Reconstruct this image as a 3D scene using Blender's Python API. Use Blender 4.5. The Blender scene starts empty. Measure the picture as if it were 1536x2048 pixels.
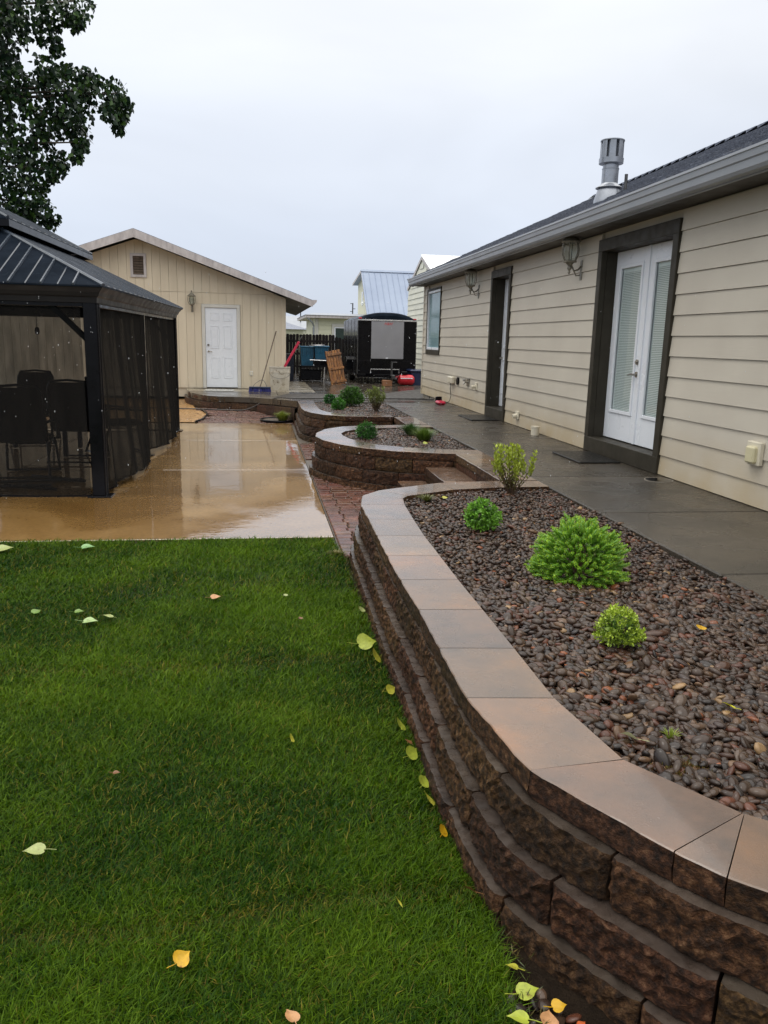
import bpy, bmesh, math, random
import numpy as np
from mathutils import Vector, Matrix, noise
random.seed(7); rng = np.random.default_rng(7)
sc = bpy.context.scene
COL = sc.collection

# ------------------------------------------------------------------ camera, world, light, exposure
cam = bpy.data.cameras.new("camera"); camo = bpy.data.objects.new("camera", cam); COL.objects.link(camo)
RM = ((0.98772946, -0.00978919, 0.15586755), (-0.15433917, -0.21374751, 0.96461983), (0.02387345, -0.97683989, -0.21263556))
CAMZ = 1.66
camo.matrix_world = Matrix(((RM[0][0], -RM[0][1], -RM[0][2], 0), (RM[1][0], -RM[1][1], -RM[1][2], 0), (RM[2][0], -RM[2][1], -RM[2][2], CAMZ), (0, 0, 0, 1)))
cam.sensor_fit = 'HORIZONTAL'; cam.sensor_width = 36; cam.lens = 36 * 1575 / 1536
cam.clip_start = 0.05; cam.clip_end = 1500
sc.camera = camo
sc.render.engine = 'CYCLES'
sc.view_settings.view_transform = 'Standard'; sc.view_settings.look = 'None'
sc.view_settings.gamma = 1; sc.view_settings.use_curve_mapping = False
sc.view_settings.exposure = 0.15

SUN_EL, SUN_AZ = math.radians(70), math.radians(-60)     # azimuth from +Y towards +X
world = bpy.data.worlds.new("World"); sc.world = world; world.use_nodes = True
nt = world.node_tree; nt.nodes.clear()
def N(t, nt_=None, **kw):
    n = (nt_ or nt).nodes.new(t)
    for k, v in kw.items(): setattr(n, k, v)
    return n
wo = N('ShaderNodeOutputWorld'); bg = N('ShaderNodeBackground'); bg.inputs['Strength'].default_value = 0.1
sky = N('ShaderNodeTexSky'); sky.sky_type = 'NISHITA'; sky.sun_disc = False; sky.sun_elevation = SUN_EL; sky.sun_rotation = SUN_AZ
tc = N('ShaderNodeTexCoord'); sep = N('ShaderNodeSeparateXYZ'); nt.links.new(tc.outputs['Generated'], sep.inputs[0])
ramp = N('ShaderNodeValToRGB'); ramp.color_ramp.interpolation = 'EASE'
cr = ramp.color_ramp; cr.elements[0].position = 0.0; cr.elements[0].color = (0.058, 0.064, 0.074, 1)
cr.elements[1].position = 1.0; cr.elements[1].color = (0.245, 0.238, 0.226, 1)
for p, c in ((0.10, (0.063, 0.069, 0.080)), (0.20, (0.070, 0.075, 0.084)), (0.33, (0.081, 0.084, 0.089)), (0.45, (0.100, 0.101, 0.103)), (0.62, (0.165, 0.163, 0.158))):
    e = cr.elements.new(p); e.color = (*c, 1)
nt.links.new(sep.outputs['Z'], ramp.inputs[0])
nz = N('ShaderNodeTexNoise'); nz.inputs['Scale'].default_value = 2.2; nz.inputs['Detail'].default_value = 4; nz.inputs['Distortion'].default_value = .4
mp = N('ShaderNodeMapping'); mp.inputs['Scale'].default_value = (1, 1, 2.6); nt.links.new(tc.outputs['Generated'], mp.inputs[0]); nt.links.new(mp.outputs[0], nz.inputs['Vector'])
mr = N('ShaderNodeMapRange'); mr.inputs[1].default_value = .3; mr.inputs[2].default_value = .7; mr.inputs[3].default_value = 9.7; mr.inputs[4].default_value = 11.2
nt.links.new(nz.outputs[0], mr.inputs[0])
sc1 = N('ShaderNodeVectorMath', operation='SCALE'); nt.links.new(ramp.outputs[0], sc1.inputs[0]); nt.links.new(mr.outputs[0], sc1.inputs['Scale'])
sc2 = N('ShaderNodeVectorMath', operation='SCALE'); nt.links.new(sc1.outputs[0], sc2.inputs[0]); sc2.inputs['Scale'].default_value = 10.0
mx = N('ShaderNodeMixRGB'); mx.inputs[0].default_value = 0.04; nt.links.new(sc2.outputs[0], mx.inputs[1]); nt.links.new(sky.outputs[0], mx.inputs[2])
nt.links.new(mx.outputs[0], bg.inputs['Color']); nt.links.new(bg.outputs[0], wo.inputs[0])

sun = bpy.data.lights.new("sun", 'SUN'); sun.energy = 0.5; sun.angle = math.radians(25); sun.color = (1, .97, .92)
suno = bpy.data.objects.new("sun", sun); COL.objects.link(suno)
sd = Vector((math.sin(SUN_AZ) * math.cos(SUN_EL), math.cos(SUN_AZ) * math.cos(SUN_EL), math.sin(SUN_EL)))
suno.rotation_euler = sd.to_track_quat('Z', 'Y').to_euler(); suno.location = sd * 50

# ------------------------------------------------------------------ helpers
def tag(o, label=None, cat=None, group=None, kind=None):
    if label: o['label'] = label
    if cat: o['category'] = cat
    if group: o['group'] = group
    if kind: o['kind'] = kind
    return o
def empty(name, loc=(0, 0, 0), rz=0, label=None, cat=None, group=None, kind=None):
    o = bpy.data.objects.new(name, None); COL.objects.link(o); o.location = loc; o.rotation_euler = (0, 0, rz)
    o.empty_display_size = .1
    return tag(o, label, cat, group, kind)
def copy_tree(o, parent=None):
    c = o.copy(); COL.objects.link(c)
    if parent: c.parent = parent
    for ch in list(o.children): copy_tree(ch, c)
    return c
class MB:
    """collects geometry, builds ONE mesh object"""
    def __init__(s): s.v = []; s.f = []; s.m = []; s.c = None
    def add(s, v, f, mi=0):
        b = len(s.v); s.v += [tuple(p) for p in v]; s.f += [tuple(b + i for i in q) for q in f]; s.m += [mi] * len(f); return s
    def box(s, x0, x1, y0, y1, z0, z1, mi=0, M=None):
        v = [(x, y, z) for z in (z0, z1) for y in (y0, y1) for x in (x0, x1)]
        if M: v = [M @ Vector(p) for p in v]
        return s.add(v, [(0, 2, 3, 1), (4, 5, 7, 6), (0, 1, 5, 4), (2, 6, 7, 3), (0, 4, 6, 2), (1, 3, 7, 5)], mi)
    def bbox(s, x0, x1, y0, y1, z0, z1, b=.004, mi=0, M=None):
        """bevelled box"""
        X = (x0, x0 + b, x1 - b, x1); Y = (y0, y0 + b, y1 - b, y1); Z = (z0, z0 + b, z1 - b, z1)
        bm = bmesh.new(); bmesh.ops.create_cube(bm, size=1)
        for q in bm.verts: q.co = Vector(((x0 + x1) / 2 + q.co.x * (x1 - x0), (y0 + y1) / 2 + q.co.y * (y1 - y0), (z0 + z1) / 2 + q.co.z * (z1 - z0)))
        bmesh.ops.bevel(bm, geom=list(bm.edges), offset=b, segments=1, affect='EDGES')
        if M: bm.transform(M)
        bm.verts.index_update()
        s.add([q.co for q in bm.verts], [[q.index for q in f.verts] for f in bm.faces], mi); bm.free(); return s
    def tube(s, pts, r, n=8, cap=True, mi=0):
        pts = [Vector(p) for p in pts]; rr = r if hasattr(r, '__len__') else [r] * len(pts)
        v = []; f = []; a = None
        for i, p in enumerate(pts):
            t = (pts[min(i + 1, len(pts) - 1)] - pts[max(i - 1, 0)]).normalized()
            if a is None: a = t.orthogonal().normalized()
            a = (a - t * a.dot(t)).normalized(); b = t.cross(a)
            for k in range(n):
                q = 2 * math.pi * k / n; v.append(p + (a * math.cos(q) + b * math.sin(q)) * rr[i])
        for i in range(len(pts) - 1):
            for k in range(n):
                k2 = (k + 1) % n; f.append((i * n + k, i * n + k2, (i + 1) * n + k2, (i + 1) * n + k))
        if cap: f.append(tuple(range(n))[::-1]); f.append(tuple((len(pts) - 1) * n + k for k in range(n)))
        return s.add(v, f, mi)
    def lathe(s, prof, c=(0, 0, 0), n=20, mi=0, sx=1, sy=1):
        v = []; f = []
        for r, z in prof:
            for k in range(n):
                q = 2 * math.pi * k / n; v.append((c[0] + r * sx * math.cos(q), c[1] + r * sy * math.sin(q), c[2] + z))
        for i in range(len(prof) - 1):
            for k in range(n):
                k2 = (k + 1) % n; f.append((i * n + k, i * n + k2, (i + 1) * n + k2, (i + 1) * n + k))
        f.append(tuple(range(n))[::-1]); f.append(tuple((len(prof) - 1) * n + k for k in range(n)))
        return s.add(v, f, mi)
    def prism(s, poly, axis, a0, a1, mi=0):
        """poly in the two other axes, extruded along axis"""
        n = len(poly)
        def P(p, a): return {'x': (a, p[0], p[1]), 'y': (p[0], a, p[1]), 'z': (p[0], p[1], a)}[axis]
        v = [P(p, a0) for p in poly] + [P(p, a1) for p in poly]
        f = [tuple(range(n)), tuple(range(2 * n - 1, n - 1, -1))] + [(i, n + i, n + (i + 1) % n, (i + 1) % n) for i in range(n)]
        return s.add(v, f, mi)
    def quad(s, a, b, c, d, mi=0): return s.add([a, b, c, d], [(0, 1, 2, 3)], mi)
    def build(s, name, mats, parent=None, smooth=False, fix=True, local=False):
        me = bpy.data.meshes.new(name)
        v = s.v
        if parent and not local:
            o0 = parent.location
            if parent.parent: o0 = o0 + parent.parent.location
            v = [(p[0] - o0[0], p[1] - o0[1], p[2] - o0[2]) for p in v]
        me.from_pydata(v, [], s.f)
        mats = mats if isinstance(mats, (list, tuple)) else [mats]
        for m in mats: me.materials.append(m)
        me.polygons.foreach_set('material_index', s.m)
        if fix:
            bm = bmesh.new(); bm.from_mesh(me); bmesh.ops.recalc_face_normals(bm, faces=bm.faces); bm.to_mesh(me); bm.free()
        if smooth:
            me.polygons.foreach_set('use_smooth', [True] * len(me.polygons))
            if smooth == 'auto':
                try: me.set_sharp_from_angle(angle=math.radians(38))
                except Exception: pass
        me.update()
        o = bpy.data.objects.new(name, me); COL.objects.link(o)
        if parent: o.parent = parent
        return o
def struct(o): o['kind'] = 'structure'; return o
def fastmesh(name, verts, faces_flat, fn, mat, colors=None, smooth=False, parent=None):
    """numpy mesh; faces_flat: (F, fn) int array, colors per vertex"""
    me = bpy.data.meshes.new(name); nv = len(verts); nf = len(faces_flat)
    me.vertices.add(nv); me.vertices.foreach_set('co', np.asarray(verts, np.float32).ravel())
    me.loops.add(nf * fn); me.loops.foreach_set('vertex_index', np.asarray(faces_flat, np.int32).ravel())
    me.polygons.add(nf); me.polygons.foreach_set('loop_start', np.arange(nf, dtype=np.int32) * fn)
    me.polygons.foreach_set('loop_total', np.full(nf, fn, np.int32))
    if smooth: me.polygons.foreach_set('use_smooth', np.ones(nf, bool))
    me.update(calc_edges=True)
    if colors is not None:
        ca = me.color_attributes.new('Col', 'FLOAT_COLOR', 'POINT')
        c4 = np.ones((nv, 4), np.float32); c4[:, :3] = colors; ca.data.foreach_set('color', c4.ravel())
    me.materials.append(mat)
    o = bpy.data.objects.new(name, me); COL.objects.link(o)
    if parent: o.parent = parent
    return o
def inpoly(px, py, poly):
    inside = np.zeros(len(px), bool); n = len(poly); j = n - 1
    for i in range(n):
        xi, yi = poly[i]; xj, yj = poly[j]
        c = ((yi > py) != (yj > py)) & (px < (xj - xi) * (py - yi) / ((yj - yi) or 1e-9) + xi)
        inside ^= c; j = i
    return inside
def clip_rect(poly, x0, x1, y0, y1):
    def cl(P, ins, inter):
        out = []
        for i in range(len(P)):
            a, b = P[i - 1], P[i]
            if ins(b):
                if not ins(a): out.append(inter(a, b))
                out.append(b)
            elif ins(a): out.append(inter(a, b))
        return out
    def ix(x): return lambda a, b: (x, a[1] + (b[1] - a[1]) * (x - a[0]) / (b[0] - a[0]))
    def iy(y): return lambda a, b: (a[0] + (b[0] - a[0]) * (y - a[1]) / (b[1] - a[1]), y)
    P = list(poly)
    for ins, it in ((lambda p: p[0] >= x0, ix(x0)), (lambda p: p[0] <= x1, ix(x1)), (lambda p: p[1] >= y0, iy(y0)), (lambda p: p[1] <= y1, iy(y1))):
        if len(P) < 3: return []
        P = cl(P, ins, it)
    return P

# ------------------------------------------------------------------ materials
def newmat(name):
    m = bpy.data.materials.new(name); m.use_nodes = True; t = m.node_tree
    return m, t, t.nodes['Principled BSDF'], t.nodes['Material Output']
def L(t, a, b): t.links.new(a, b)
def pm(name, cols, scale=5, rough=(.4, .6), bump=None, rnd=0.0, metal=0, stretch=(1, 1, 1), detail=6, spec=.5, ior=1.5, rscale=None, speck=None, coat=0, vcol=False, hue=0, dist=0, trans=0, sub=0):
    """cols: list of (pos, rgb). bump: (scale, strength, distance)."""
    m, t, b, out = newmat(name)
    g = N('ShaderNodeNewGeometry', t); mp = N('ShaderNodeMapping', t); mp.inputs['Scale'].default_value = stretch
    L(t, g.outputs['Position'], mp.inputs[0]); P = mp.outputs[0]
    oi = N('ShaderNodeObjectInfo', t)
    if rnd:
        ad = N('ShaderNodeVectorMath', t, operation='ADD'); ml = N('ShaderNodeMath', t, operation='MULTIPLY'); ml.inputs[1].default_value = 37
        L(t, oi.outputs['Random'], ml.inputs[0]); L(t, P, ad.inputs[0]); L(t, ml.outputs[0], ad.inputs[1]); P = ad.outputs[0]
    n = N('ShaderNodeTexNoise', t); n.inputs['Scale'].default_value = scale; n.inputs['Detail'].default_value = detail; n.inputs['Distortion'].default_value = dist
    n.inputs['Roughness'].default_value = .62
    L(t, P, n.inputs['Vector'])
    r = N('ShaderNodeValToRGB', t); e = r.color_ramp.elements
    if len(cols) == 1: cols = [(0, cols[0][1]), (1, cols[0][1])]
    e[0].position, e[0].color = cols[0][0], (*cols[0][1], 1); e[1].position, e[1].color = cols[-1][0], (*cols[-1][1], 1)
    for p, c in cols[1:-1]: q = e.new(p); q.color = (*c, 1)
    L(t, n.outputs[0], r.inputs[0]); colr = r.outputs[0]
    if vcol:
        at = N('ShaderNodeAttribute', t, attribute_name='Col'); mu = N('ShaderNodeMixRGB', t, blend_type='MULTIPLY'); mu.inputs[0].default_value = 1
        L(t, at.outputs['Color'], mu.inputs[1]); L(t, colr, mu.inputs[2]); colr = mu.outputs[0]
    if rnd:
        hs = N('ShaderNodeHueSaturation', t); mr = N('ShaderNodeMapRange', t); mr.inputs[3].default_value = 1 - rnd; mr.inputs[4].default_value = 1 + rnd
        L(t, oi.outputs['Random'], mr.inputs[0]); L(t, mr.outputs[0], hs.inputs['Value']); L(t, colr, hs.inputs['Color']); colr = hs.outputs[0]
        if hue:
            m2 = N('ShaderNodeMath', t, operation='MULTIPLY_ADD'); fr = N('ShaderNodeMath', t, operation='FRACT'); mm = N('ShaderNodeMath', t, operation='MULTIPLY'); mm.inputs[1].default_value = 17.3
            L(t, oi.outputs['Random'], mm.inputs[0]); L(t, mm.outputs[0], fr.inputs[0]); L(t, fr.outputs[0], m2.inputs[0]); m2.inputs[1].default_value = hue; m2.inputs[2].default_value = .5 - hue / 2
            L(t, m2.outputs[0], hs.inputs['Hue'])
    if speck:
        s_, amt, sc_ = speck
        n3 = N('ShaderNodeTexNoise', t); n3.inputs['Scale'].default_value = s_; n3.inputs['Detail'].default_value = 2; L(t, g.outputs['Position'], n3.inputs['Vector'])
        r3 = N('ShaderNodeMapRange', t); r3.inputs[1].default_value = .66; r3.inputs[2].default_value = .76; r3.inputs[3].default_value = 0; r3.inputs[4].default_value = amt
        L(t, n3.outputs[0], r3.inputs[0]); mx3 = N('ShaderNodeMixRGB', t); mx3.inputs[2].default_value = (*sc_, 1); L(t, r3.outputs[0], mx3.inputs[0]); L(t, colr, mx3.inputs[1]); colr = mx3.outputs[0]
    L(t, colr, b.inputs['Base Color'])
    n2 = N('ShaderNodeTexNoise', t); n2.inputs['Scale'].default_value = rscale or scale * 1.7; n2.inputs['Detail'].default_value = 4; L(t, P, n2.inputs['Vector'])
    m2 = N('ShaderNodeMapRange', t); m2.inputs[1].default_value = .35; m2.inputs[2].default_value = .65; m2.inputs[3].default_value, m2.inputs[4].default_value = rough
    L(t, n2.outputs[0], m2.inputs[0]); L(t, m2.outputs[0], b.inputs['Roughness'])
    b.inputs['Metallic'].default_value = metal; b.inputs['IOR'].default_value = ior
    b.inputs['Specular IOR Level'].default_value = spec
    if coat: b.inputs['Coat Weight'].default_value = coat; b.inputs['Coat Roughness'].default_value = .06
    if sub: b.inputs['Subsurface Weight'].default_value = sub
    if bump:
        bs, st, di = bump
        n4 = N('ShaderNodeTexNoise', t); n4.inputs['Scale'].default_value = bs; n4.inputs['Detail'].default_value = 8; n4.inputs['Roughness'].default_value = .65
        L(t, P, n4.inputs['Vector']); bu = N('ShaderNodeBump', t); bu.inputs['Strength'].default_value = st; bu.inputs['Distance'].default_value = di
        L(t, n4.outputs[0], bu.inputs['Height']); L(t, bu.outputs[0], b.inputs['Normal'])
    if trans:
        tr = N('ShaderNodeBsdfTranslucent', t); L(t, colr, tr.inputs[0]); ms = N('ShaderNodeMixShader', t); ms.inputs[0].default_value = trans
        L(t, b.outputs[0], ms.inputs[1]); L(t, tr.outputs[0], ms.inputs[2]); L(t, ms.outputs[0], out.inputs[0])
    return m
M = {}
M['soil'] = pm('soil', [(.3, (.008, .005, .003)), (.7, (.026, .017, .010))], 14, (.6, .95), (50, 1, .03), spec=.12)
M['earth'] = pm('earth', [(.3, (.05, .06, .03)), (.7, (.09, .085, .05))], .5, (.7, .9))
M['rock'] = pm('split_rock', [(.32, (.009, .0045, .002)), (.46, (.036, .016, .006)), (.58, (.092, .042, .016)), (.74, (.19, .110, .052))], 42, (.45, .8), (60, 1.0, .022), rnd=.35, hue=.03, rscale=25, speck=(130, .30, (.16, .11, .07)), spec=.28, detail=9)
M['rocktop'] = pm('block_top', [(.3, (.030, .022, .017)), (.7, (.085, .066, .052))], 12, (.16, .45), (90, .35, .004), rnd=.2, hue=.02)
# cap: blended brown, grey-blue and orange concrete
def capmat():
    m = pm('cap_stone', [(.28, (.078, .064, .054)), (.42, (.128, .090, .066)), (.56, (.172, .108, .069)), (.72, (.255, .125, .055))], 2.3, (.07, .34), (170, .5, .003), rnd=.14, hue=.02, rscale=9, detail=9, speck=(230, .45, (.05, .04, .035)), coat=.6, spec=.4)
    return m
M['cap'] = capmat()
M['walk'] = pm('exposed_aggregate', [(.3, (.028, .023, .016)), (.5, (.046, .037, .026)), (.7, (.066, .053, .038))], 1.6, (.14, .40), (170, .9, .006), rnd=.14, speck=(85, .65, (.19, .16, .12)), rscale=2.5)
M['yard'] = pm('wet_concrete', [(.3, (.028, .023, .018)), (.7, (.080, .066, .050))], 1.2, (.08, .30), (14, .5, .006), rnd=.12, rscale=1.8)
M['padlight'] = pm('pad_concrete', [(.3, (.22, .19, .14)), (.7, (.32, .28, .20))], 1.2, (.15, .4), (60, .3, .003), rnd=.06, rscale=1.8)
M['joint'] = pm('joint_dark', [(0, (.02, .016, .012))], 5, (.5, .8))
M['paver'] = pm('brick_paver', [(.3, (.055, .026, .017)), (.5, (.10, .042, .027)), (.7, (.16, .072, .048))], 7, (.10, .32), (70, .4, .004), rnd=.3, hue=.03)
M['sand'] = pm('joint_sand', [(.3, (.045, .035, .026)), (.7, (.11, .085, .06))], 30, (.3, .6), (80, .5, .004))
M['bark'] = pm('wet_bark_bed', [(.3, (.16, .08, .02)), (.5, (.30, .16, .05)), (.7, (.42, .25, .10))], 9, (.15, .5), (60, .8, .02))
def patio():
    m, t, b, out = newmat('patio_wet_concrete')
    g = N('ShaderNodeNewGeometry', t); P = g.outputs['Position']
    n = N('ShaderNodeTexNoise', t); n.inputs['Scale'].default_value = .9; n.inputs['Detail'].default_value = 7; n.inputs['Distortion'].default_value = .6; L(t, P, n.inputs['Vector'])
    r = N('ShaderNodeValToRGB', t); e = r.color_ramp.elements
    e[0].position, e[0].color = .28, (.125, .062, .012, 1); e[1].position, e[1].color = .76, (.33, .20, .075, 1); q = e.new(.5); q.color = (.195, .105, .027, 1)
    L(t, n.outputs[0], r.inputs[0])
    nf = N('ShaderNodeTexNoise', t); nf.inputs['Scale'].default_value = 26; nf.inputs['Detail'].default_value = 5; L(t, P, nf.inputs['Vector'])
    mf = N('ShaderNodeMapRange', t); mf.inputs[1].default_value = .3; mf.inputs[2].default_value = .7; mf.inputs[3].default_value = .8; mf.inputs[4].default_value = 1.14
    L(t, nf.outputs[0], mf.inputs[0]); mm = N('ShaderNodeVectorMath', t, operation='SCALE'); L(t, r.outputs[0], mm.inputs[0]); L(t, mf.outputs[0], mm.inputs['Scale'])
    L(t, mm.outputs[0], b.inputs['Base Color']); b.inputs['Roughness'].default_value = .45; b.inputs['Specular IOR Level'].default_value = .2
    # water film: a coat, nearly everywhere
    np_ = N('ShaderNodeTexNoise', t); np_.inputs['Scale'].default_value = .55; np_.inputs['Detail'].default_value = 5; L(t, P, np_.inputs['Vector'])
    c = N('ShaderNodeMapRange', t); c.inputs[1].default_value = .36; c.inputs[2].default_value = .46; c.inputs[3].default_value = .17; c.inputs[4].default_value = .012
    L(t, np_.outputs[0], c.inputs[0]); L(t, c.outputs[0], b.inputs['Coat Roughness'])
    b.inputs['Coat Weight'].default_value = 1.0; b.inputs['Coat IOR'].default_value = 2.9
    rp = N('ShaderNodeTexNoise', t); rp.inputs['Scale'].default_value = 3.6; rp.inputs['Detail'].default_value = 4; rp.inputs['Roughness'].default_value = .58; L(t, P, rp.inputs['Vector'])
    bu = N('ShaderNodeBump', t); bu.inputs['Strength'].default_value = .40; bu.inputs['Distance'].default_value = .0045; L(t, rp.outputs[0], bu.inputs['Height'])
    L(t, bu.outputs[0], b.inputs['Coat Normal'])
    return m
M['patio'] = patio()
M['lawnsoil'] = pm('lawn_soil', [(.3, (.012, .022, .006)), (.7, (.03, .045, .012))], 20, (.7, .95))
M['grass'] = pm('grass_blade', [(.3, (.75, .85, .6)), (.5, (1, 1, 1)), (.7, (1.25, 1.1, 1.1))], .9, (.35, .6), vcol=True, trans=.35, spec=.16)
M['pebble'] = pm('wet_pebble', [(.3, (.7, .7, .7)), (.7, (1.2, 1.2, 1.2))], 60, (.10, .32), vcol=True, spec=.32)
def siding():
    m, t, b, out = newmat('lap_siding_paint')
    g = N('ShaderNodeNewGeometry', t); P = g.outputs['Position']; sp = N('ShaderNodeSeparateXYZ', t); L(t, P, sp.inputs[0])
    n = N('ShaderNodeTexNoise', t); n.inputs['Scale'].default_value = 1.3; n.inputs['Detail'].default_value = 5; L(t, P, n.inputs['Vector'])
    r = N('ShaderNodeValToRGB', t); e = r.color_ramp.elements
    e[0].position, e[0].color = .3, (.50, .455, .38, 1); e[1].position, e[1].color = .7, (.57, .525, .44, 1); L(t, n.outputs[0], r.inputs[0])
    # splash dirt on the lowest boards, broken up by noise
    n2 = N('ShaderNodeTexNoise', t); n2.inputs['Scale'].default_value = 3.5; n2.inputs['Detail'].default_value = 6; L(t, P, n2.inputs['Vector'])
    mr = N('ShaderNodeMapRange', t); mr.inputs[1].default_value = .95; mr.inputs[2].default_value = .42; mr.inputs[3].default_value = 0; mr.inputs[4].default_value = 1.35; L(t, sp.outputs['Z'], mr.inputs[0])
    mu = N('ShaderNodeMath', t, operation='MULTIPLY'); L(t, mr.outputs[0], mu.inputs[0]); L(t, n2.outputs[0], mu.inputs[1])
    mx = N('ShaderNodeMixRGB', t); mx.inputs[2].default_value = (.43, .33, .18, 1); L(t, mu.outputs[0], mx.inputs[0]); L(t, r.outputs[0], mx.inputs[1])
    L(t, mx.outputs[0], b.inputs['Base Color']); b.inputs['Roughness'].default_value = .5; b.inputs['Specular IOR Level'].default_value = .35
    mp = N('ShaderNodeMapping', t); mp.inputs['Scale'].default_value = (8, 1.2, 30); L(t, P, mp.inputs[0])
    n3 = N('ShaderNodeTexNoise', t); n3.inputs['Scale'].default_value = 5; n3.inputs['Detail'].default_value = 7; L(t, mp.outputs[0], n3.inputs['Vector'])
    bu = N('ShaderNodeBump', t); bu.inputs['Strength'].default_value = .45; bu.inputs['Distance'].default_value = .003; L(t, n3.outputs[0], bu.inputs['Height']); L(t, bu.outputs[0], b.inputs['Normal'])
    return m
M['siding'] = siding()
M['trim'] = pm('olive_brown_trim', [(.3, (.030, .026, .018)), (.7, (.046, .040, .029))], 6, (.45, .6), (60, .15, .002), spec=.22)
M['white'] = pm('white_door_paint', [(.3, (.74, .77, .82)), (.7, (.80, .83, .87))], 2, (.25, .4))
M['sidingG'] = pm('garage_siding_paint', [(.3, (.60, .52, .39)), (.7, (.69, .605, .46))], 1.1, (.5, .7), (50, .3, .002), rnd=.03, stretch=(3, 1, .5))
M['sidingFar'] = pm('cream_far_paint', [(.3, (.60, .60, .44)), (.7, (.68, .67, .50))], 1.1, (.5, .7), rnd=.03)
M['sidingW'] = pm('white_vinyl', [(.3, (.60, .60, .50)), (.7, (.70, .69, .58))], 1.1, (.4, .6), rnd=.04)
M['greytrim'] = pm('weathered_fascia', [(.3, (.36, .33, .33)), (.5, (.50, .46, .45)), (.7, (.60, .56, .55))], 3, (.4, .6), (30, .4, .003), stretch=(3, 1, 1))
M['doortrim'] = pm('grey_white_trim', [(.3, (.56, .55, .50)), (.7, (.64, .62, .57))], 3, (.4, .6))
M['gutter'] = pm('grey_gutter', [(.3, (.26, .28, .31)), (.7, (.30, .32, .35))], 2, (.32, .40), spec=.4)
M['soffit'] = pm('shaded_soffit_paint', [(.3, (.060, .056, .050)), (.7, (.080, .075, .068))], 3, (.5, .7))  # base colour darkened to deepen the shade under the eaves
M['shingle'] = pm('asphalt_shingle', [(.3, (.055, .062, .085)), (.5, (.12, .135, .175)), (.7, (.24, .26, .31))], 26, (.35, .6), (180, .8, .004), rnd=.3, rscale=10)
M['galv'] = pm('galvanised_metal', [(.3, (.26, .28, .31)), (.7, (.38, .40, .44))], 7, (.25, .40), metal=.75)
M['black'] = pm('black_paint', [(.3, (.003, .003, .004)), (.7, (.006, .006, .008))], 5, (.12, .25), spec=.16)
M['blackroof'] = pm('black_roof_metal', [(.3, (.006, .009, .014)), (.7, (.014, .019, .028))], 3, (.12, .28), speck=(40, .18, (.08, .10, .13)), spec=.03, ior=1.12)
M['seam'] = pm('wet_roof_seam', [(.3, (.030, .040, .055)), (.7, (.07, .085, .11))], 3, (.1, .25), spec=.6)  # paler base colour paints in wet highlights, gloss raised as well
M['bronze'] = pm('dark_bronze_fascia', [(.3, (.014, .013, .014)), (.7, (.022, .020, .020))], 4, (.3, .45), spec=.18)
M['wood'] = pm('grey_wood', [(.3, (.06, .04, .025)), (.7, (.13, .09, .06))], 10, (.5, .8), (40, .6, .003), rnd=.2, stretch=(1, 1, .2))
M['fence'] = pm('dark_fence_stain', [(.3, (.006, .005, .006)), (.7, (.018, .014, .014))], 10, (.6, .85), (40, .5, .004), rnd=.3, stretch=(1, 1, .2), spec=.2)
M['pallet'] = pm('wet_orange_wood', [(.3, (.05, .018, .004)), (.5, (.22, .085, .018)), (.7, (.44, .20, .05))], 16, (.2, .5), (60, .6, .003), rnd=.25, stretch=(1, 1, .12), dist=.5)
M['steelpanel'] = pm('silver_panel', [(.3, (.27, .27, .29)), (.7, (.33, .33, .35))], 1.2, (.3, .45), metal=.35)
M['navy'] = pm('navy_plastic', [(.3, (.006, .014, .045)), (.7, (.012, .024, .07))], 5, (.25, .45))
M['blueplastic'] = pm('teal_blue_plastic', [(.3, (.008, .075, .15)), (.7, (.02, .13, .23))], 5, (.25, .45))
M['broomblue'] = pm('blue_bristle', [(.3, (.010, .012, .10)), (.7, (.02, .025, .20))], 40, (.5, .8))
M['red'] = pm('red_paint', [(.3, (.42, .012, .02)), (.7, (.60, .02, .035))], 6, (.2, .4))
M['crimson'] = pm('crimson_plastic', [(.3, (.45, .015, .05)), (.7, (.58, .03, .07))], 6, (.25, .4))
M['bucket'] = pm('stained_white_plastic', [(.30, (.16, .12, .075)), (.40, (.50, .45, .36)), (.62, (.62, .58, .50))], 7, (.3, .5), dist=1.2)
M['orangebox'] = pm('orange_brown_block', [(.3, (.20, .09, .04)), (.7, (.32, .15, .07))], 8, (.4, .7))
M['metalroof'] = pm('blue_grey_metal_roof', [(.3, (.26, .31, .41)), (.7, (.31, .365, .465))], .6, (.5, .6), spec=.2)
M['whiteroof'] = pm('white_metal_roof', [(.3, (.78, .80, .80)), (.7, (.84, .85, .85))], .6, (.25, .4))
M['brass'] = pm('shaded_lamp_paint', [(.3, (.10, .09, .07)), (.7, (.26, .24, .19))], 20, (.3, .6))  # darkened base colour carries the shade the lanterns hang in
M['nickel'] = pm('satin_nickel', [(.3, (.30, .28, .25)), (.7, (.42, .40, .36))], 20, (.25, .4), metal=1)
M['beige'] = pm('beige_plastic', [(.3, (.60, .55, .43)), (.7, (.68, .63, .50))], 6, (.3, .5))
M['ivory'] = pm('ivory_plastic', [(.3, (.55, .50, .30)), (.7, (.62, .57, .38))], 6, (.3, .5))
M['rubber'] = pm('wet_rubber_mat', [(.3, (.006, .006, .005)), (.7, (.013, .012, .011))], 20, (.3, .5), (120, .8, .004), spec=.3)
M['greymat'] = pm('grey_metal_grate', [(.3, (.35, .34, .31)), (.7, (.45, .44, .40))], 12, (.2, .4))
M['hose'] = pm('grey_hose', [(.3, (.035, .032, .030)), (.7, (.06, .055, .05))], 12, (.2, .4))
M['concrete'] = pm('foundation_concrete', [(.3, (.20, .18, .15)), (.7, (.32, .29, .24))], 5, (.5, .8), (60, .5, .004))
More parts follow.
